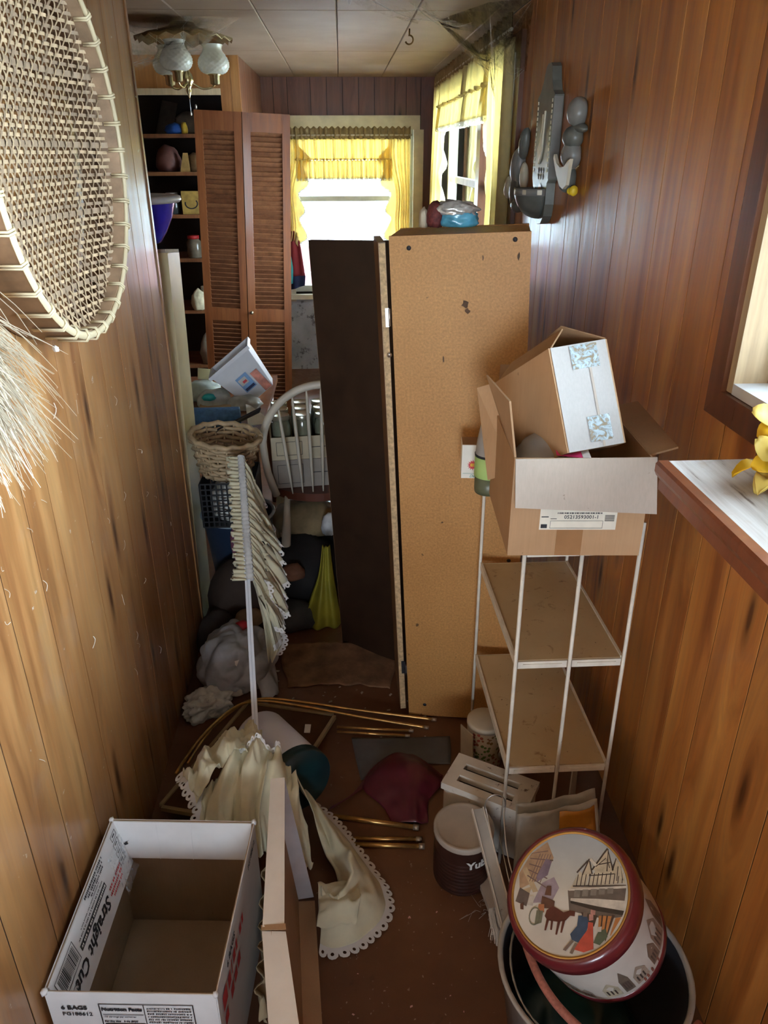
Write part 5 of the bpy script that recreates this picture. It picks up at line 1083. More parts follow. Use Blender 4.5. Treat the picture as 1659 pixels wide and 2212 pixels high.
for s in (-1, 1): mb = MB(); mb.tube([(s*.175, -.05, .19), (s*.18, .15, .2), (s*.18, .38, .19)], .009, 8); mb.build('stretcher', M_CHAIR, ch)
def carton(name, label, loc, rz, w, d, h, mat, lines=True, group=None):
    t = thing(name, label, 'box', loc, (0, 0, rz)); q = .004
    for nm, a, b in (('bottom', (0, 0, 0), (w, d, q)), ('front_wall', (0, 0, q), (w, q, h)), ('back_wall', (0, d-q, q), (w, d, h)), ('side_wall', (0, q, q), (q, d-q, h)), ('side_wall', (w-q, q, q), (w, d-q, h))): mb = MB(); mb.box(a, b); mb.build(nm, mat, t)
    if lines:
        P = planar((0, -.0006, 0), (1, 0, 0), (0, 0, 1)); mb = MB()
        for (x0, z0, x1, z1) in ((.02, .02, .022, h-.02), (w*.35, .02, w*.35+.002, h-.02), (.02, .02, w*.35, .022), (.02, h-.022, w*.35, h-.02), (w*.45, h*.5, w-.03, h*.53)): rect(mb, x0, z0, x1, z1, P)
        o_ = mb.build('print_lines', M_INK, t); o_['kind'] = 'stuff'
    return t
M_TRAY = plain('cream_tray_card', (.50, .43, .30), .7)
carton('jar_carton', 'closed looking lower jar carton resting on the windsor chair seat', (-.315, 2.93, .4715), .12, .36, .28, .125, plain('grey_print_card', (.30, .26, .22), .7))
carton('jar_tray', 'cream cardboard tray of canning jars stacked on the windsor chair', (-.315, 2.93, .598), .12, .36, .28, .10, M_TRAY)
M_JARG = plain('jar_glass', (.16, .17, .12), .12, var=.2, spec=.9); M_JLID = plain('zinc_lid', (.45, .44, .36), .28, .8, var=.15)
cj, sj = math.cos(.12), math.sin(.12); J0 = None; jl = ['canning jar with dull lid standing in the cream cardboard tray']
for i in range(4):
    for j in range(3):
        x = .048+i*.088; y = .05+j*.088; lx = -.315+x*cj-y*sj; ly = 2.93+x*sj+y*cj
        t = thing('canning_jar', jl[0], 'jar', (lx, ly, .6025), group='canning jars in the cream tray')
        if J0 is None:
            mb = MB(); mb.lathe([(.034, 0), (.038, .005), (.038, .13), (.033, .15), (.031, .158)], 20); a = mb.build('jar_body', M_JARG, t)
            mb = MB(); mb.lathe([(.035, .1585), (.0355, .160), (.0355, .176), (.0335, .1785), (.031, .177), (0, .1765)], 20, cap1=False); b = mb.build('lid', M_JLID, t); J0 = (a, b)
        else:
            for q in J0: part(q, t)
# ------------------------------------------------------------------ table with clutter
tbl = thing('kitchen_table', 'wooden kitchen table buried in clutter behind the windsor chair', 'table', (-.84, 3.44, 0))
mb = MB(); mb.box((-.48, -.46, .67), (.48, .46, .70)); mb.build('table_top', M_CASING, tbl)
for x in (-.43, .43):
    for y in (-.40, .40): mb = MB(); mb.tube([(x, y, 0), (x, y, .3), (x, y, .67)], [.018, .026, .03], 10); mb.build('leg', M_CASING, tbl)
wt = thing('storage_tub', 'white plastic tub with picture label tipped up on the table', 'tub', (-.40, 3.42, .752), (0, math.radians(-38), .1))
M_TUBW = plain('tub_white', (.80, .82, .88), .4, var=.05, trans=.15); 
def tubshape(mb, s0, s1, h0, h1): 
    a = [V((x*s0[0], y*s0[1], h0)) for x, y in ((-1,-1),(1,-1),(1,1),(-1,1))]+[V((x*s1[0], y*s1[1], h1)) for x, y in ((-1,-1),(1,-1),(1,1),(-1,1))]; mb.add(a, [(0,3,2,1),(0,1,5,4),(1,2,6,5),(2,3,7,6),(3,0,4,7)])
mb = MB(); tubshape(mb, (.075, .055), (.105, .08), .0, .20); mb.build('tub_body', M_TUBW, wt, solid=.003)
mb = MB()
for a, b in (((-.116, -.09, .196), (.116, -.078, .212)), ((-.116, .078, .196), (.116, .09, .212)), ((-.116, -.078, .196), (-.104, .078, .212)), ((.104, -.078, .196), (.116, .078, .212))): mb.box(a, b)
mb.build('tub_rim', M_TUBW, wt)
P4 = planar((-.10, -.0585, .0), (1, 0, 0), (0, -.12, 1)); mb = MB(); rect(mb, .065, .05, .125, .13, P4, .003); lbp = mb.build('picture_label', plain('blue_label', (.20, .36, .62), .5), wt)
mb = MB(); rect(mb, .07, .085, .11, .118, P4, .0038); mb.build('label_photo', plain('label_photo', (.62, .58, .55), .5), lbp); mb = MB(); rect(mb, .07, .055, .12, .068, P4, .0038); mb.build('label_band', plain('label_navy', (.02, .03, .10), .5), lbp)
mb = MB(); rect(mb, .085, .092, .105, .104, P4, .0045); mb.build('label_red', M_RED, lbp)
mb = MB(); rect(mb, .135, .002, .172, .11, P4, .003); mb.build('rust_stain', plain('salmon_stain', (.66, .26, .20), .6, var=.3, scale=30), wt)
def odd(name, label, cat, col, loc, size, seed, cre=.3, r=.4, t=0, rot=(0,0,0), grp=None): o_ = lump(name, plain('odd_%d' % len(bpy.data.materials), col, r, var=.25, scale=18, trans=t), None, loc, size, seed, .15, 2, 3, cre, rot); return tag(o_, label, cat, grp)
odd('plastic_bag', 'clear crumpled plastic bag with teal tag on the table end', 'bag', (.66, .70, .68), (-.60, 3.36, .70), (.16, .14, .085), 31, .45, .2, .3)
odd('teal_clip', 'teal plastic clip on the crumpled clear bag', 'clip', (.02, .38, .38), (-.615, 3.29, .755), (.06, .03, .03), 33, .2)
odd('film_roll', 'wrinkled cling film trailing over the table edge', 'film', (.62, .62, .56), (-.47, 3.33, .70), (.17, .11, .06), 35, .5, .2, .3)
odd('glass_bowl', 'pale glass bowl lying among the table clutter', 'bowl', (.55, .60, .56), (-.68, 3.50, .70), (.18, .15, .09), 37, .2, .15, .2)
ww = MB(); ww.slab([V((-.66, 3.26, .705)), V((-.52, 3.245, .705)), V((-.52, 3.30, .712)), V((-.66, 3.31, .712))], .02); tag(ww.build('wood_block', plain('pale_wood_block', (.50, .33, .16), .6)), 'pale wooden block on the near edge of the table', 'block')
ys_ = MB(); ys_.slab([V((-.70, 3.52, .79)), V((-.62, 3.50, .79)), V((-.61, 3.53, .83)), V((-.70, 3.55, .835))], .004); tag(ys_.build('yellow_booklet', plain('yellow_paper', (.75, .74, .45), .6)), 'pale yellow booklet lying on top of the glass bowl', 'booklet')
# blue cushion, black tray, wicker basket, crate and bin piled before the table
bc = thing('blue_bolster', 'blue fringed fabric bolster on the pile before the table', 'cushion', (-.555, 3.06, .705))
mb = MB(); mb.tube(cr([(-.12, .02, .04), (-.05, 0, .045), (.02, 0, .045), (.10, .02, .04)], 24), .042, 16); mb.build('cushion_body', plain('denim_blue', (.06, .16, .36), .7, var=.3, scale=60), bc)
mb = MB()
for k in range(40): x = -.12+k*.0055; mb.tube([(x, -.04, .03), (x+.001, -.05, .012), (x, -.052, .002)], .0016, 3)
fo = mb.build('fringe', plain('pale_blue_fringe', (.16, .34, .56), .7), bc); fo['kind'] = 'stuff'
bt = MB(); bt.slab([V((-.52, 2.80, .77)), V((-.36, 2.97, .80)), V((-.35, 2.95, .825)), V((-.50, 2.78, .795))], .006); tag(bt.build('black_tray', plain('black_plastic', (.015, .015, .018), .35)), 'black plastic tray rim jutting across the wicker basket', 'tray')
wh = MB(); wh.slab([V((-.41, 2.98, .735)), V((-.31, 3.02, .735)), V((-.40, 3.05, .80)), V((-.42, 3.04, .81))], .002); tag(wh.build('white_envelope', M_WHITEPAINT), 'white folded paper corner standing before the jars', 'paper')
wk = thing('wicker_basket', 'woven pale wicker basket perched on the black crate', 'basket', (-.475, 2.72, .635), (.12, .1, 0))
M_WICK = plain('pale_wicker', (.46, .33, .19), .6, var=.3, scale=30); rows_ = 9; st = 22
for k in range(rows_):
    z = .012+k*.0165; R1 = .072+.030*(k/rows_); mb = MB()
    mb.tube([((R1+.006*math.cos(PI*i+PI*k))*1.25*math.cos(2*PI*i/st), (R1+.006*math.cos(PI*i+PI*k))*math.sin(2*PI*i/st), z+.003*math.sin(i*1.3+k)) for i in range(st)]+[((R1+.006*math.cos(PI*k))*1.25, 0, z+.003*math.sin(k))], .0075, 6); mb.build('weave_row', M_WICK, wk)
for i in range(st):
    a = 2*PI*i/st; mb = MB(); mb.tube([(.072*1.25*math.cos(a), .072*math.sin(a), 0), (.102*1.25*math.cos(a), .102*math.sin(a), .158)], .004, 5); mb.build('stake', M_WICK, wk)
mb = MB(); mb.tube([(.105*1.25*math.cos(2*PI*i/40), .105*math.sin(2*PI*i/40), .162+.004*math.sin(i*2.2)) for i in range(41)], .010, 8); mb.build('rim', M_WICK, wk)
mb = MB(); mb.lathe([(.07, 0), (.07, .004)], 24, Matrix.Scale(1.25, 4, (1,0,0))); mb.build('base', M_WICK, wk)
ct = thing('black_crate', 'black perforated plastic crate under the wicker basket', 'crate', (-.56, 2.62, .45))
M_BLKP = plain('black_crate_plastic', (.012, .012, .014), .4)
mb = MB(); W_, H_ = .20, .18; nx, nz_ = 10, 8
for i in range(nx+1): mb.box((i*W_/nx-.003, 0, 0), (i*W_/nx+.003, .003, H_))
for j in range(nz_+1): mb.box((0, .0005, j*H_/nz_-.003), (W_, .0025, j*H_/nz_+.003))
mb.build('grid_wall', M_BLKP, ct); mb = MB(); mb.box((0, .22, 0), (W_, .223, H_)); mb.build('back_wall', M_BLKP, ct); mb = MB(); mb.box((0, .004, 0), (W_, .219, .003)); mb.build('bottom', M_BLKP, ct)
for x in (-.003, W_+.0035): mb = MB(); mb.box((x-.0015, 0, 0), (x+.0015, .223, H_)); mb.build('side_wall', M_BLKP, ct)
odd('white_stuffing', 'white paper stuffed inside the black perforated crate', 'paper', (.72, .72, .68), (-.46, 2.73, .455), (.17, .18, .15), 41, .2, .8)
bb = thing('blue_bin', 'dark blue plastic bin with pale rim under the black crate', 'bin', (-.455, 2.80, 0))
mb = MB(); mb.lathe([(.10, 0), (.14, .42), (.142, .425)], 32, cap1=False); mb.build('bin_body', plain('navy_plastic', (.02, .035, .07), .4), bb, solid=.003)
mb = MB(); mb.tube([(.145*math.cos(2*PI*i/40), .145*math.sin(2*PI*i/40), .43) for i in range(41)], .007, 6); mb.build('bin_rim', plain('steel_blue_rim', (.30, .38, .44), .3), bb)
GRP = 'rubbish heap under the table'
odd('pink_cloth', 'dusky pink cloth lump beside the blue bin', 'cloth', (.22, .07, .12), (-.40, 2.62, .30), (.13, .12, .20), 43, .2, .8)
for k, (nm, lab, cat, c, l, s) in enumerate((
    ('dark_cloth', 'dark charcoal clothes heaped under the windsor chair', 'cloth', (.014, .013, .014), (-.20, 2.86, 0), (.40, .36, .26)),
    ('brown_cloth', 'brown cloth heap sagging before the blue bin', 'cloth', (.035, .020, .013), (-.44, 2.60, 0), (.26, .22, .30)),
    ('foam_slab', 'torn tan foam cushion lump under the chair seat', 'foam', (.24, .17, .085), (-.19, 3.00, .24), (.30, .22, .14)),
    ('black_bag', 'black rubbish bag slumped behind the dark cabinet door', 'bag', (.010, .010, .012), (-.02, 3.02, 0), (.36, .40, .30)),
    ('grey_rag', 'grey rag lying before the yellow bag', 'cloth', (.05, .05, .05), (-.25, 2.62, 0), (.22, .18, .09)),
    ('rust_paper', 'rust brown paper scrap on the dark clothes heap', 'paper', (.20, .085, .045), (-.24, 2.70, .17), (.10, .08, .06)),
    ('white_carton_scrap', 'crushed white carton below the chair seat edge', 'carton', (.60, .62, .64), (-.085, 2.86, .29), (.07, .07, .09)),
    ('tan_paper', 'tan paper scrap wedged behind the grocery bag', 'paper', (.30, .22, .14), (-.40, 2.48, .10), (.11, .09, .06)),
    ('mouldy_rug', 'mouldy dark rug crumpled at the locker foot', 'rug', (.045, .035, .03), (-.52, 2.46, 0), (.16, .22, .16)))):
    odd(nm, lab, cat, c, l, s, 50+k, .35, .8, grp=GRP)
gm = thing('hanging_jacket', 'red and navy jacket hanging by the far window', 'jacket', (-.40, 6.645, .70))
mb = MB(); mb.grid(sheet([[(-.06, 0, .46), (0, -.02, .48), (.035, 0, .46)], [(-.07, 0, .3), (0, -.03, .3), (.055, 0, .3)], [(-.07, 0, .12), (0, -.03, .12), (.075, 0, .12)]], 14, 12, lambda u, v, p: p+V((0, .015*math.sin(v*12), 0)))); mb.build('red_body', plain('maroon_cloth', (.20, .012, .018), .8), gm, solid=.004)
mb = MB(); mb.grid(sheet([[(-.07, 0, .12), (0, -.03, .12), (.078, 0, .12)], [(-.07, 0, .0), (0, -.03, .02), (.07, 0, .04)]], 8, 12, lambda u, v, p: p+V((0, .015*math.sin(v*12), 0)))); mb.build('navy_hem', plain('navy_cloth', (.012, .02, .07), .8), gm, solid=.004)
mb = MB(); mb.grid(sheet([[(-.07, -.035, .3), (-.035, -.04, .3)], [(-.06, -.035, .16), (-.02, -.04, .18)], [(-.055, -.035, .05), (-.03, -.04, .06)]], 8, 5)); mb.build('aqua_sleeve', plain('aqua_cloth', (.05, .45, .50), .8), gm, solid=.004)
# packets lying on top of the cabinet
wb_ = thing('foil_packet', 'crumpled blue and silver foil packet lying on top of the cabinet', 'packet', (.315, 2.16, 1.572), (0, 0, -.2))
lump('packet_body', plain('sky_blue_foil', (.10, .42, .60), .25, var=.35, scale=22, spec=.8), wb_, (0, 0, 0), (.11, .08, .05), 71, .12, 2, 4, .4)
lump('silver_end', plain('silver_film', (.60, .62, .60), .15, .5, var=.3, scale=60), wb_, (-.01, -.01, .03), (.12, .06, .035), 73, .2, 2.4, 4, .5)
rw_ = tag(lump('maroon_braid', plain('maroon_braid', (.14, .03, .028), .7, var=.5, scale=90), None, (.252, 2.17, 1.57), (.045, .07, .065), 75, .15, 3, 3, .3), 'dark maroon braided scrap beside the blue foil packet', 'braid')
tag(lump('cream_scrap', plain('cream_scrap', (.62, .55, .40), .7), None, (.222, 2.18, 1.568), (.025, .04, .05), 77, .15, 3, 3, .3), 'small cream cloth scrap on the cabinet edge by the braid', 'cloth')
# ------------------------------------------------------------------ curtains
M_YCURT = plain('yellow_curtain', (.90, .77, .40), .85, var=.08, scale=20, trans=.6); M_YWHITE = plain('lace_trim', (.82, .80, .72), .85, var=.05, trans=.4)
M_HEAD = plain('dusty_backlit_header', (.36, .27, .13), .9, var=.2, scale=30, trans=.15)  # dust tone, with the brown of backlit gathers put into the colour
def drape(fn, nu, rows_v, pleats, amp0, amp1, seed=0):   # fn(u, v) -> (point, normal)
    r = random.Random(seed); ph = [r.uniform(0, 6) for _ in range(4)]; out = []
    for v in rows_v:
        row = []
        for i in range(nu):
            u = i/(nu-1); p, n = fn(u, v); a = amp0+(amp1-amp0)*v
            w_ = math.sin(u*pleats*2*PI+ph[0])+.45*math.sin(u*pleats*2*PI*1.63+ph[1])+.3*math.sin(u*pleats*.37*2*PI+ph[2]); row.append(p+n*a*w_)
        out.append(row)
    return out
def lin(a, b, n): return [a+(b-a)*i/(n-1) for i in range(n)]
def curtain_set(name, label, org, along, normal, width, ztop, val_h, z_low, side_w, pl=9, M_YCURT=M_YCURT):
    """gathered valance with ruffle between two ruffled side panels, on one rod"""
    t = thing(name, label, 'curtain', org); al = Vector(along); nm = Vector(normal); Z = Vector((0,0,1)); org_z = org[2]
    zt = ztop-org_z
    mb = MB(); mb.tube([al*(-.01)+Z*(zt-.02), al*(width+.01)+Z*(zt-.02)], .007, 8); mb.build('rod', M_CREAMPAINT, t)
    mb = MB(); mb.grid(drape(lambda u, v: (al*width*u+Z*(zt+.035-.085*v+.008*math.sin(u*140)*(1-v)), nm), 220, lin(0, 1, 6), width*26, .006, .010, 1)); mb.build('header_ruffle', M_HEAD, t, solid=.0006)
    x0, x1 = side_w*.85, width-side_w*.85
    top = drape(lambda u, v: (al*(x0+(x1-x0)*u)+Z*(zt-.045-val_h*.52*v), nm), 200, lin(0, 1, 10), pl*width/1.0, .016, .024, 2); mb = MB(); mb.grid(top); mb.build('valance', M_YCURT, t, solid=.0006)
    mb = MB(); mb.tube([p+nm*.006 for p in top[-1]], [.006+.003*math.sin(i*.9) for i in range(200)], 6); mb.build('gather_seam', M_YCURT, t)
    low = drape(lambda u, v: (al*(x0+(x1-x0)*u)+Z*(zt-.045-val_h*.54-val_h*.46*v), nm), 240, lin(0, 1, 8), pl*1.3*width, .018, .030, 3); mb = MB(); mb.grid(low); mb.build('valance_ruffle', M_YCURT, t, solid=.0006)
    mb = MB(); eyelet(mb, low[-1], [Vector((0,0,-1))]*240, .022, .022); eo = mb.build('lace_edge', M_YWHITE, t, solid=.0005); eo['kind'] = 'stuff'
    for s in (0, 1):
        H = zt-.045-(z_low-org_z); base = 0 if s == 0 else width; sg = 1 if s == 0 else -1
        def fn(u, v, base=base, sg=sg): 
            wv = side_w*(1-.45*v+.10*math.sin(v*9)); return al*(base+sg*wv*u)+Z*(zt-.045-H*v), nm
        g = drape(fn, 60, lin(0, 1, 30), 6, .014, .026, 5+s); mb = MB(); mb.grid(g); mb.build('side_panel', M_YCURT, t, solid=.0006)
        fl_ = []; ed2 = []; ot = []
        for j in range(30):
            v = j/29; p = g[j][-1]; wob = math.sin(v*24)*.5+.5; o1 = p+al*sg*(.03+.055*wob)+Z*(-.05-.03*wob)+nm*.02*math.sin(v*31); fl_.append([p, p.lerp(o1, .5)+nm*.02, o1]); ed2.append(o1); ot.append(al*sg*.8+Z*-.6)
        mb = MB(); mb.grid(fl_[2:]); mb.build('side_ruffle', M_YCURT, t, solid=.0006)
        mb = MB(); eyelet(mb, ed2[2:], ot[2:], .020, .022); eo = mb.build('lace_edge', M_YWHITE, t, solid=.0005); eo['kind'] = 'stuff'
    return t
curtain_set('window_curtain', 'yellow ruffled valance and tie side curtains on the far end window', (-.50, 6.615, 1.10), (1, 0, 0), (0, -1, 0), 1.06, 1.905, .285, 1.10, .17, 15)
curtain_set('window_curtain', 'large cream yellow ruffled curtains on the long window of the side wall', (.705, 3.555, 1.0), (0, 1, 0), (-1, 0, 0), 2.69, 2.225, .27, 1.0, .44, 11, M_YCURT=plain('pale_yellow_curtain', (.86, .77, .46), .85, var=.08, scale=20, trans=.6))
# ------------------------------------------------------------------ ceiling lamp
M_BRS = plain('lamp_brass', (.58, .48, .26), .25, .9, var=.2, scale=25)
cl = thing('ceiling_lamp', 'brass ceiling lamp with three white hobnail glass shades under cobwebs', 'lamp', (-.70, 4.06, 0))
mb = MB(); n = 72
prof = [(.05, ZC-.001), (.06, 2.275), (.10, 2.262), (.17, 2.245), (.215, 2.222)]
vs_ = [[V(((r+(.006*math.cos(9*2*PI*k/n) if i == 4 else 0))*math.cos(2*PI*k/n), r*math.sin(2*PI*k/n), z+(.008*math.cos(18*2*PI*k/n) if i == 4 else 0))) for k in range(n)] for i, (r, z) in enumerate(prof)]
mb.grid(vs_, close=True); mb.build('scalloped_pan', M_BRS, cl, solid=.002)
mb = MB(); mb.lathe([(.012, 2.26), (.012, 2.10), (.022, 2.085), (.028, 2.06), (.018, 2.04), (.010, 2.03), (.014, 2.02), (.004, 1.995), (.003, 1.985)], 20); mb.build('stem', M_BRS, cl)
mb = MB(); mb.tube([(0, 0, 1.985), (0, 0, 1.93)], .0015, 5); mb.build('pull_cord', M_RODW, cl); mb = MB(); mb.lathe([(.0, 1.916), (.004, 1.92), (.004, 1.928), (0, 1.932)], 10, cap0=False, cap1=False); mb.build('pull_bead', M_WHITEINK, cl)
M_MILK = plain('milk_glass', (.74, .72, .64), .25, var=.03, trans=.25, spec=.6)
sp = [(.040, 0), (.056, .008), (.068, .025), (.071, .042), (.066, .060), (.052, .082), (.044, .096), (.043, .106), (.048, .118)]
def shade_rows():
    out = []; nn = 80; m = 48; pr = cr([(r, 0, z) for r, z in sp], m)
    for i, p in enumerate(pr):
        row = []
        for k in range(nn):
            hob = max(0, math.sin(k*2*PI/5+(PI if (i//3) % 2 else 0))*math.sin((i % 3+.5)/3*PI)) if p.z < .082 else 0
            r = p.x+.0030*hob; row.append(V((r*math.cos(2*PI*k/nn), r*math.sin(2*PI*k/nn), p.z)))
        out.append(row)
    return out
S0 = None
for k, a in enumerate((-100, 15, 140)):
    a = math.radians(a); x, y = .125*math.cos(a), .125*math.sin(a)
    mb = MB(); mb.tube(cr([(x*.12, y*.12, 2.055), (x*.5, y*.5, 2.030), (x*.85, y*.85, 2.035), (x, y, 2.048)], 20), .004, 8); mb.build('arm', M_BRS, cl)
    mb = MB(); mb.lathe([(.010, 2.044), (.022, 2.050), (.023, 2.083), (.030, 2.087), (.030, 2.090)], 20, Matrix.Translation((x, y, 0))); mb.build('socket_cup', M_BRS, cl)
    if S0 is None: mb = MB(); mb.grid(shade_rows(), close=True); S0 = mb.build('glass_shade', M_MILK, cl, (x, y, 2.0905))
    else: part(S0, cl, (x, y, 2.0905))
hk = MB(); hk.tube([V((.346, 4.215, ZC)), V((.346, 4.215, ZC-.025))]+[V((.346, 4.215, ZC-.045))+V((.018*math.sin(t), .004*t, .018*math.cos(t))) for t in [-.2+.35*k for k in range(14)]], .004, 8)
tag(hk.build('ceiling_hook', plain('dark_brass', (.16, .09, .03), .4, .7)), 'dark brass screw hook in the ceiling', 'hook')
# ------------------------------------------------------------------ woven tray on the left wall
bk = thing('woven_tray', 'large round woven bamboo tray basket hung on the panelled wall', 'basket', (-.505, 1.565, 1.782))
bk.matrix_world = frame_mtx((-.545, 1.565, 1.757), (0, 1, 0), (0, 0, 1)) @ Matrix.Scale(.92, 4, (0, 1, 0))      # local x = along wall, y = up, z = towards the room
M_BAM = plain('pale_bamboo', (.46, .33, .20), .55, var=.25, scale=30); M_BAM2 = plain('grey_bamboo', (.30, .21, .135), .55, var=.25, scale=30); M_RIM = plain('brown_rim_bamboo', (.22, .125, .065), .5, var=.3, scale=20); M_CANE = plain('cane_binding', (.54, .44, .28), .5)
RB = .362
def dish(x, y): r = math.hypot(x, y)/RB; return -.035+.060*max(0, r)**3
def strip3(axis, c, w, phase, k):                        # one woven strip, over and under
    half = math.sqrt(max(0, (RB-.012)**2-c*c)); n = max(6, int(half*2/.0062)); rows = []
    for i in range(n+1):
        s = -half+2*half*i/n; x, y = (s, c) if axis == 0 else (c, s); z = dish(x, y)+.0022*math.cos(s/.0158*PI+phase*PI)*(1 if axis == 0 else -1)
        wob = .0016*noise.noise(V((s*14, k*1.7, axis))); a = c+wob-w/2; b = c+wob+w/2
        rows.append([V((s, a, z)), V((s, b, z))] if axis == 0 else [V((a, s, z)), V((b, s, z))])
    return rows
pitch = .0158; nst = int(2*(RB-.02)/pitch)
for axis in (0, 1):
    for k in range(nst):
        c = -(RB-.02)+pitch*(k+.5); wide = (k % 9 == 4); w_ = .0125 if wide else (.0070 if axis == 0 else .0074)
        mb = MB(); mb.grid(strip3(axis, c+rnd.uniform(-.0009, .0009), w_, k % 2, k), smooth=False)
        mb.build('woven_strip', M_BAM2 if wide or rnd.random() < .25 else M_BAM, bk)
nr = 96
def rimring(r0, r1, z0, z1): return [[V((r*math.cos(2*PI*i/nr), r*math.sin(2*PI*i/nr), z)) for i in range(nr)] for r, z in ((r0, z0), (r1, z0), (r1, z1), (r0, z1), (r0, z0))]
mb = MB(); mb.grid(rimring(RB-.002, RB+.004, -.050, .045), close=True, smooth=False); mb.build('outer_hoop', M_RIM, bk)
mb = MB(); mb.grid(rimring(RB-.012, RB-.007, -.004, .043), close=True, smooth=False); mb.build('inner_hoop', plain('hoop_brown', (.30, .19, .115), .5, var=.3, scale=20), bk)
mb = MB(); mb.grid([[V(((RB-.003+.008*math.cos(2*PI*j/8))*math.cos(2*PI*i/nr), (RB-.003+.008*math.cos(2*PI*j/8))*math.sin(2*PI*i/nr), .046+.005*math.sin(2*PI*j/8))) for i in range(nr)] for j in range(9)], close=True); mb.build('rim_cane', M_CANE, bk)
B0 = None
for k in range(38):
    a = 2*PI*k/38
    for d_ in (0, .016):
        if B0 is None:
            mb = MB(); mb.tube([(-.015, 0, .022), (-.0145, 0, .048), (-.003, 0, .0535), (.0085, 0, .048), (.0075, 0, -.006)], .0026, 5); B0 = mb.build('binding', M_CANE, bk, (RB*math.cos(a), RB*math.sin(a), 0), (0, 0, a))
        else: part(B0, bk, (RB*math.cos(a+d_), RB*math.sin(a+d_), 0), (0, 0, a+d_))
nl_ = tag(lump('lint_tuft', plain('white_lint', (.8, .8, .8), .8), None, (-.545, 1.44, 1.415), (.012, .012, .012), 3, .3, 3, 2, .3), 'tiny white lint tuft under the woven tray rim', 'lint')
# dried grass bundle
dg = thing('dried_grass', 'fluffy bundle of dried pampas grass hanging on the panelled wall', 'dried grass', (-.53, .98, 1.55))
r = random.Random(12); mb = MB()
for k in range(1100):
    a = V((r.gauss(0, .012), r.gauss(-.02, .05), r.uniform(-.02, .06))); L1 = r.uniform(.08, .24); dy = r.gauss(.075, .055); dx = abs(r.gauss(.03, .025)) 
    b = a+V((dx*.5, dy*.6, -L1*.45)); c = b+V((dx*.4+r.gauss(0, .01), dy*.5+r.gauss(0, .015), -L1*.6)); c.x = max(c.x, -.06); b.x = max(b.x, -.06)
    mb.tube(cr([a, b, c], 6), [.0009, .0009, .0008, .0007, .0006, .0004], 3, cap=False)
o_ = mb.build('plume_strands', plain('straw_plume', (.56, .47, .35), .7, var=.2), dg); o_['kind'] = 'stuff'
mb = MB(); mb.tube([(0, -.02, .04), (.005, 0, -.02), (.015, .03, -.12)], [.008, .010, .004], 8); mb.build('stem', plain('straw_stem', (.36, .28, .18), .7), dg)
# ------------------------------------------------------------------ plaster kitchen ornaments on the right wall
M_PEW = plain('grey_green_plaster', (.165, .172, .150), .35, var=.2, scale=18, spec=.6); M_CRM = plain('cream_plaster', (.72, .66, .50), .4, var=.08); M_PEWL = plain('grey_plaster_light', (.27, .27, .25), .35, var=.2, spec=.6)
so = thing('scoop_plaque', 'tall grey plaster plaque with goose motif and scoop bowl on the wall', 'plaque', (.7585, 0, 0))
out_ = [(2.99, 2.022), (2.965, 2.03), (2.93, 2.03), (2.91, 2.018), (2.895, 1.975), (2.875, 1.945), (2.845, 1.93), (2.845, 1.665), (2.862, 1.655), (2.862, 1.585), (2.875, 1.545), (2.91, 1.518), (2.96, 1.512), (3.01, 1.528), (3.03, 1.56), (3.05, 1.62), (3.085, 1.67), (3.085, 1.93), (3.05, 1.945), (3.02, 1.975)]
mb = MB(); mb.prism([(y, z) for y, z in out_], .032, Matrix(((0, 0, -1, 0), (1, 0, 0, 0), (0, 1, 0, 0), (0, 0, 0, 1)))); mb.build('plaque_board', M_PEW, so)
mb = MB(); mb.box((-.034, 2.8435, 1.67), (-.004, 2.8448, 1.925)); mb.build('plaque_edge', M_PEWL, so)
def relief(pts, z0, z1, mat, name, parent): mb = MB(); mb.prism(pts, z1-z0, Matrix(((0, 0, -1, -z0), (1, 0, 0, 0), (0, 1, 0, 0), (0, 0, 0, 1)))); return mb.build(name, mat, parent)
goose = [(2.985, 1.715), (3.005, 1.74), (3.015, 1.765), (2.99, 1.79), (2.98, 1.83), (2.978, 1.875), (2.970, 1.875), (2.968, 1.83), (2.975, 1.795), (2.965, 1.80), (2.955, 1.885), (2.945, 1.885), (2.950, 1.80), (2.950, 1.765), (2.965, 1.735)]
relief(goose, .0325, .038, M_CRM, 'goose_relief', so)
for side_y in (2.868, 3.068):
    mb = MB()
    for k in range(14): z = 1.69+k*.0168; mb.box((-.0345, side_y-.004, z), (-.0321, side_y+.004, z+.0105))
    do = mb.build('dash_border', M_CRM, so); do['kind'] = 'stuff'
for k in range(3):
    for j in range(2): mb = MB(); mb.lathe([(.0, .003), (.008, .002), (.011, 0)], 12, Matrix.Translation((-.032, 2.92+k*.035, 1.675+j*.02)) @ Matrix.Rotation(-PI/2, 4, 'Y'), cap0=False, cap1=False); mb.build('berry_boss', M_PEWL, so)
mb = MB(); mb.grid([[V((-.034, 2.952+.035*math.cos(t)*s, 1.60+.052*math.sin(t)*s)) for t in [PI*k/14 for k in range(15)]] for s in (.001, 1)]); mb.build('arch_recess', M_PINE_R, so)
bw_ = []
for i in range(13):
    th = PI/2*i/12; row = []
    for k in range(25):
        ph = PI*k/24; rr = .088*math.cos(th); row.append(V((-.033-rr*math.sin(ph), 2.955+rr*math.cos(ph), 1.632-.098*math.sin(th))))
    bw_.append(row)
mb = MB(); mb.grid(bw_); mb.build('scoop_bowl', M_PEW, so, solid=.006)
mb = MB(); mb.grid([[V((-.033-(.089)*math.sin(PI*k/24), 2.955+.089*math.cos(PI*k/24), z)) for k in range(25)] for z in (1.612, 1.636)]); mb.build('scoop_band', M_PEWL, so, solid=.004)
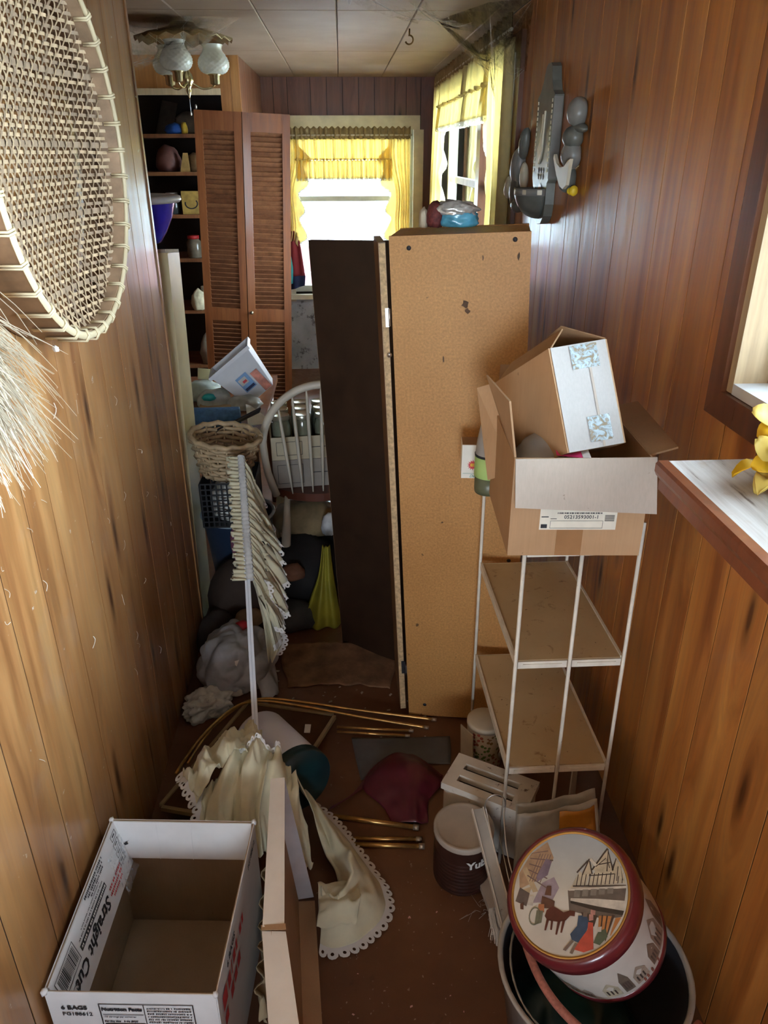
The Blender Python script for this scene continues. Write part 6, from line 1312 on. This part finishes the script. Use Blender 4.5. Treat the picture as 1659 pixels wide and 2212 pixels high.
for k in range(4): ph = PI*(.30+.2*k); mb = MB(); mb.grid([[V((-.033-.0925*math.sin(ph+d), 2.955+.0925*math.cos(ph+d), z)) for d in (0, .06, .12, .18)] for z in (1.616, 1.632)]); mb.build('band_check', M_CRM, so)
def ell(parent, name, mat, c, s, rot=0, n=3):
    bm = bmesh.new(); bmesh.ops.create_icosphere(bm, subdivisions=n, radius=1)
    for v in bm.verts:
        v.co = v.co*(1+.06*noise.noise(v.co*2.2+V(c)*9)); v.co = V((v.co.x*s[0], v.co.y*s[1], v.co.z*s[2]))
        y, z = v.co.y, v.co.z; v.co.y = y*math.cos(rot)-z*math.sin(rot)+c[1]; v.co.z = y*math.sin(rot)+z*math.cos(rot)+c[2]; v.co.x = min(v.co.x+c[0], -.001)
    for f in bm.faces: f.smooth = True
    me = bpy.data.meshes.new(name); bm.to_mesh(me); bm.free(); me.materials.append(mat); o = bpy.data.objects.new(name, me); COL.objects.link(o); o.parent = parent; return o
g1 = thing('goose_ornament', 'grey plaster goose wall ornament with spread white wing beyond the scoop plaque', 'ornament', (.7585, 0, 0))
for nm, m_, c, s, rt in (('bonnet', M_PEW, (-.015, 3.33, 1.785), (.025, .030, .062), .35), ('body', M_PEWL, (-.02, 3.395, 1.70), (.035, .055, .075), .35), ('lower_body', M_PEW, (-.02, 3.41, 1.615), (.03, .045, .07), .1), ('white_wing', M_CRM, (-.04, 3.47, 1.62), (.02, .03, .05), .5), ('white_neck', M_CRM, (-.02, 3.28, 1.665), (.018, .020, .055), -.1), ('basket', M_PEW, (-.02, 3.36, 1.555), (.03, .045, .03), 0)): ell(g1, nm, m_, c, s, rt)
g2 = thing('goose_ornament', 'grey plaster goose cook ornament with white apron between scoop plaque and ledge', 'ornament', (.7585, 0, 0))
for nm, m_, c, s, rt in (('hat', M_PEWL, (-.022, 2.585, 1.865), (.034, .040, .042), .1), ('hat_brim', M_PEW, (-.012, 2.575, 1.822), (.022, .050, .014), .12), ('head', M_PEW, (-.025, 2.60, 1.795), (.034, .044, .034), 0), ('chest', M_PEWL, (-.024, 2.605, 1.745), (.034, .042, .042), 0), ('skirt', M_PEW, (-.022, 2.635, 1.675), (.03, .040, .042), .2), ('foot_left', MATS['yellow_ink'], (-.015, 2.575, 1.642), (.014, .010, .016), 0), ('foot', MATS['yellow_ink'], (-.015, 2.605, 1.640), (.014, .010, .012), 0)): ell(g2, nm.replace('_left', ''), m_, c, s, rt)
ap = [(2.505, 1.735), (2.525, 1.66), (2.56, 1.647), (2.60, 1.655), (2.65, 1.685), (2.705, 1.735), (2.70, 1.748), (2.66, 1.72), (2.62, 1.71), (2.57, 1.712), (2.53, 1.73)]
relief(ap, .046, .056, M_CRM, 'white_apron', g2)
for k, (y, z, lab) in enumerate(((6.44, 1.53, 'small white bird ornament on the side wall by the far corner'), (6.40, 1.29, 'small white feather ornament low on the side wall by the far corner'))):
    t = thing('bird_ornament', lab, 'ornament', (.7585, 0, 0)); ell(t, 'bird_body', M_WHITEINK, (-.03, y, z), (.025, .03, .02), .6); ell(t, 'wing', M_WHITEINK, (-.03, y+.02, z+.03), (.012, .012, .035), .2)
# ------------------------------------------------------------------ artificial flowers on the ledge
fw_ = thing('artificial_daffodil', 'yellow artificial daffodils with teal leaf lying on the dusty ledge', 'flower', (.690, 1.085, 1.2645))
M_PET = plain('petal_yellow', (.85, .52, .02), .5, var=.15, trans=.2); M_PETL = plain('petal_pale', (.85, .66, .16), .5, var=.1, trans=.2); M_TEAL = plain('teal_leaf', (.05, .42, .36), .5)
def petal(mat, base, d, up, ln, wd, name='petal'):
    d = Vector(d).normalized(); up = Vector(up); s = d.cross(up).normalized(); rows = []
    for i in range(7):
        t = i/6; w_ = wd*math.sin(PI*(.12+.83*t))**.8; c = Vector(base)+d*ln*t+up*.018*math.sin(PI*t); rows.append([c-s*w_+up*.008, c, c+s*w_+up*.008])
    mb = MB(); mb.grid(rows); return mb.build(name, mat, fw_, solid=.0012)
for (bx_, k0) in (((.0, .0, .03), 0), ((.015, .035, .085), 1), ((.03, -.02, .05), 2)):
    for k in range(6):
        a = 2*PI*k/6+k0*.5; d = V((-.35+.75*math.cos(a), .2*math.sin(a)-.35, .75*math.sin(a)+.1)); petal(M_PET if k % 2 else M_PETL, bx_, d, V((-.5, -.6, .5)).normalized(), .055+.01*(k % 3), .016)
    mb = MB(); mb.lathe([(.006, 0), (.012, .010), (.015, .022), (.019, .026)], 14, frame_mtx(bx_, (0, 1, 0), (.5, 0, .6)), cap1=False); mb.build('trumpet', M_PET, fw_)
petal(M_TEAL, (.02, -.01, .02), (-.5, -.6, .3), V((0, 0, 1)), .06, .02, 'leaf'); petal(M_TEAL, (.03, .0, .0), (.2, -.8, .3), V((0, 0, 1)), .07, .02, 'leaf')
petal(M_PET, (-.01, .01, .008), (-1, -.1, .05), V((0, 0, 1)), .06, .016); petal(M_PETL, (-.02, -.02, .006), (-.7, -.7, .02), V((0, 0, 1)), .055, .016)
# ------------------------------------------------------------------ cobwebs
def mat_web():
    m, nt, b = newmat('cobweb_gauze'); out = nt.nodes['Material Output']; v = coords(nt, (1, 1, 1)); n = tnoise(nt, coords(nt, (6, 30, 9)), 3.5, 5, .7, 1.2); n2 = tnoise(nt, v, 9, 3)
    mm = N(nt, 'ShaderNodeMath', operation='MULTIPLY'); L(nt, ramp(nt, n, [(.38, .0), (.75, .42)]), mm.inputs[0]); L(nt, ramp(nt, n2, [(.35, .15), (.65, 1)]), mm.inputs[1])
    t = N(nt, 'ShaderNodeBsdfTransparent'); d = N(nt, 'ShaderNodeBsdfTranslucent'); d.inputs[0].default_value = (.75, .66, .55, 1)
    ms = N(nt, 'ShaderNodeMixShader'); L(nt, mm.outputs[0], ms.inputs[0]); L(nt, t.outputs[0], ms.inputs[1]); L(nt, d.outputs[0], ms.inputs[2]); L(nt, ms.outputs[0], out.inputs['Surface']); return m
M_WEB = mat_web(); M_STRAND = plain('web_strand', (.60, .56, .50), .6)
def web(label, anchors, hub, seed, sheets=3, sag=.04):
    t = thing('cobweb', label, 'cobweb', hub); r = random.Random(seed); hub = V(hub); an = [V(a)-hub for a in anchors]
    for s in range(sheets):
        for i in range(len(an)-1):
            a, b = an[i], an[i+1]; c = V((r.uniform(-.03, .03), r.uniform(-.03, .03), r.uniform(-.05, .02)))
            g = [[a.lerp(b, u).lerp(c, v)+V((.01*noise.noise(V((u*5, v*5, s+seed))), .02*noise.noise(V((u*4, v*6, s))), -sag*math.sin(PI*v)*(.5+r.random()*.3))) for u in lin(0, 1, 8)] for v in lin(0, 1, 8)]
            mb = MB(); mb.grid(g); mb.build('gauze', M_WEB, t)
    mb = MB()
    for k in range(14):
        a = r.choice(an)*r.uniform(.6, 1); b = r.choice(an)*r.uniform(.1, .9); m_ = a.lerp(b, .5)+V((0, 0, -r.uniform(.005, .04))); mb.tube(cr([a, m_, b], 8), r.uniform(.0003, .0007), 3, cap=False)
    o_ = mb.build('strands', M_STRAND, t); o_['kind'] = 'stuff'
web('thick grey cobweb in the corner above the curtained window', [(.755, 3.45, 2.05), (.755, 3.40, 2.285), (.60, 3.5, 2.288), (.45, 3.95, 2.288), (.66, 4.3, 2.24), (.68, 3.75, 2.0), (.70, 3.65, 1.88)], (.66, 3.68, 2.12), 3, 4)
web('dusty cobweb draped over the brass ceiling lamp', [(-.98, 4.0, 2.10), (-.95, 3.95, 2.27), (-.80, 3.9, 2.288), (-.62, 3.86, 2.288), (-.42, 3.9, 2.288), (-.62, 3.93, 2.17), (-.82, 3.98, 2.14), (-.92, 4.0, 2.12)], (-.74, 3.90, 2.20), 5, 3)
web('faint cobweb strands trailing along the ceiling above the hook', [(.0, 3.3, 2.288), (.3, 3.5, 2.26), (.5, 3.7, 2.25), (.7, 3.9, 2.24)], (.35, 3.45, 2.27), 8, 1)
r = random.Random(21); mb = MB()
for k in range(30):
    y = r.uniform(1.05, 2.5); z = r.uniform(.35, 1.3); p = V((XL+.003, y, z)); q = p+V((r.uniform(0, .004), r.uniform(-.02, .02), r.uniform(-.03, -.003))); mb.tube(cr([p, p.lerp(q, .5)+V((.003, r.uniform(-.01, .01), 0)), q], 6), r.uniform(.0003, .0008), 3)
tag(mb.build('wall_lint', plain('wall_lint', (.70, .64, .55), .7)), 'wisps of pale dust and web stuck to the pine panelling under the woven tray', 'dust', kind='stuff')
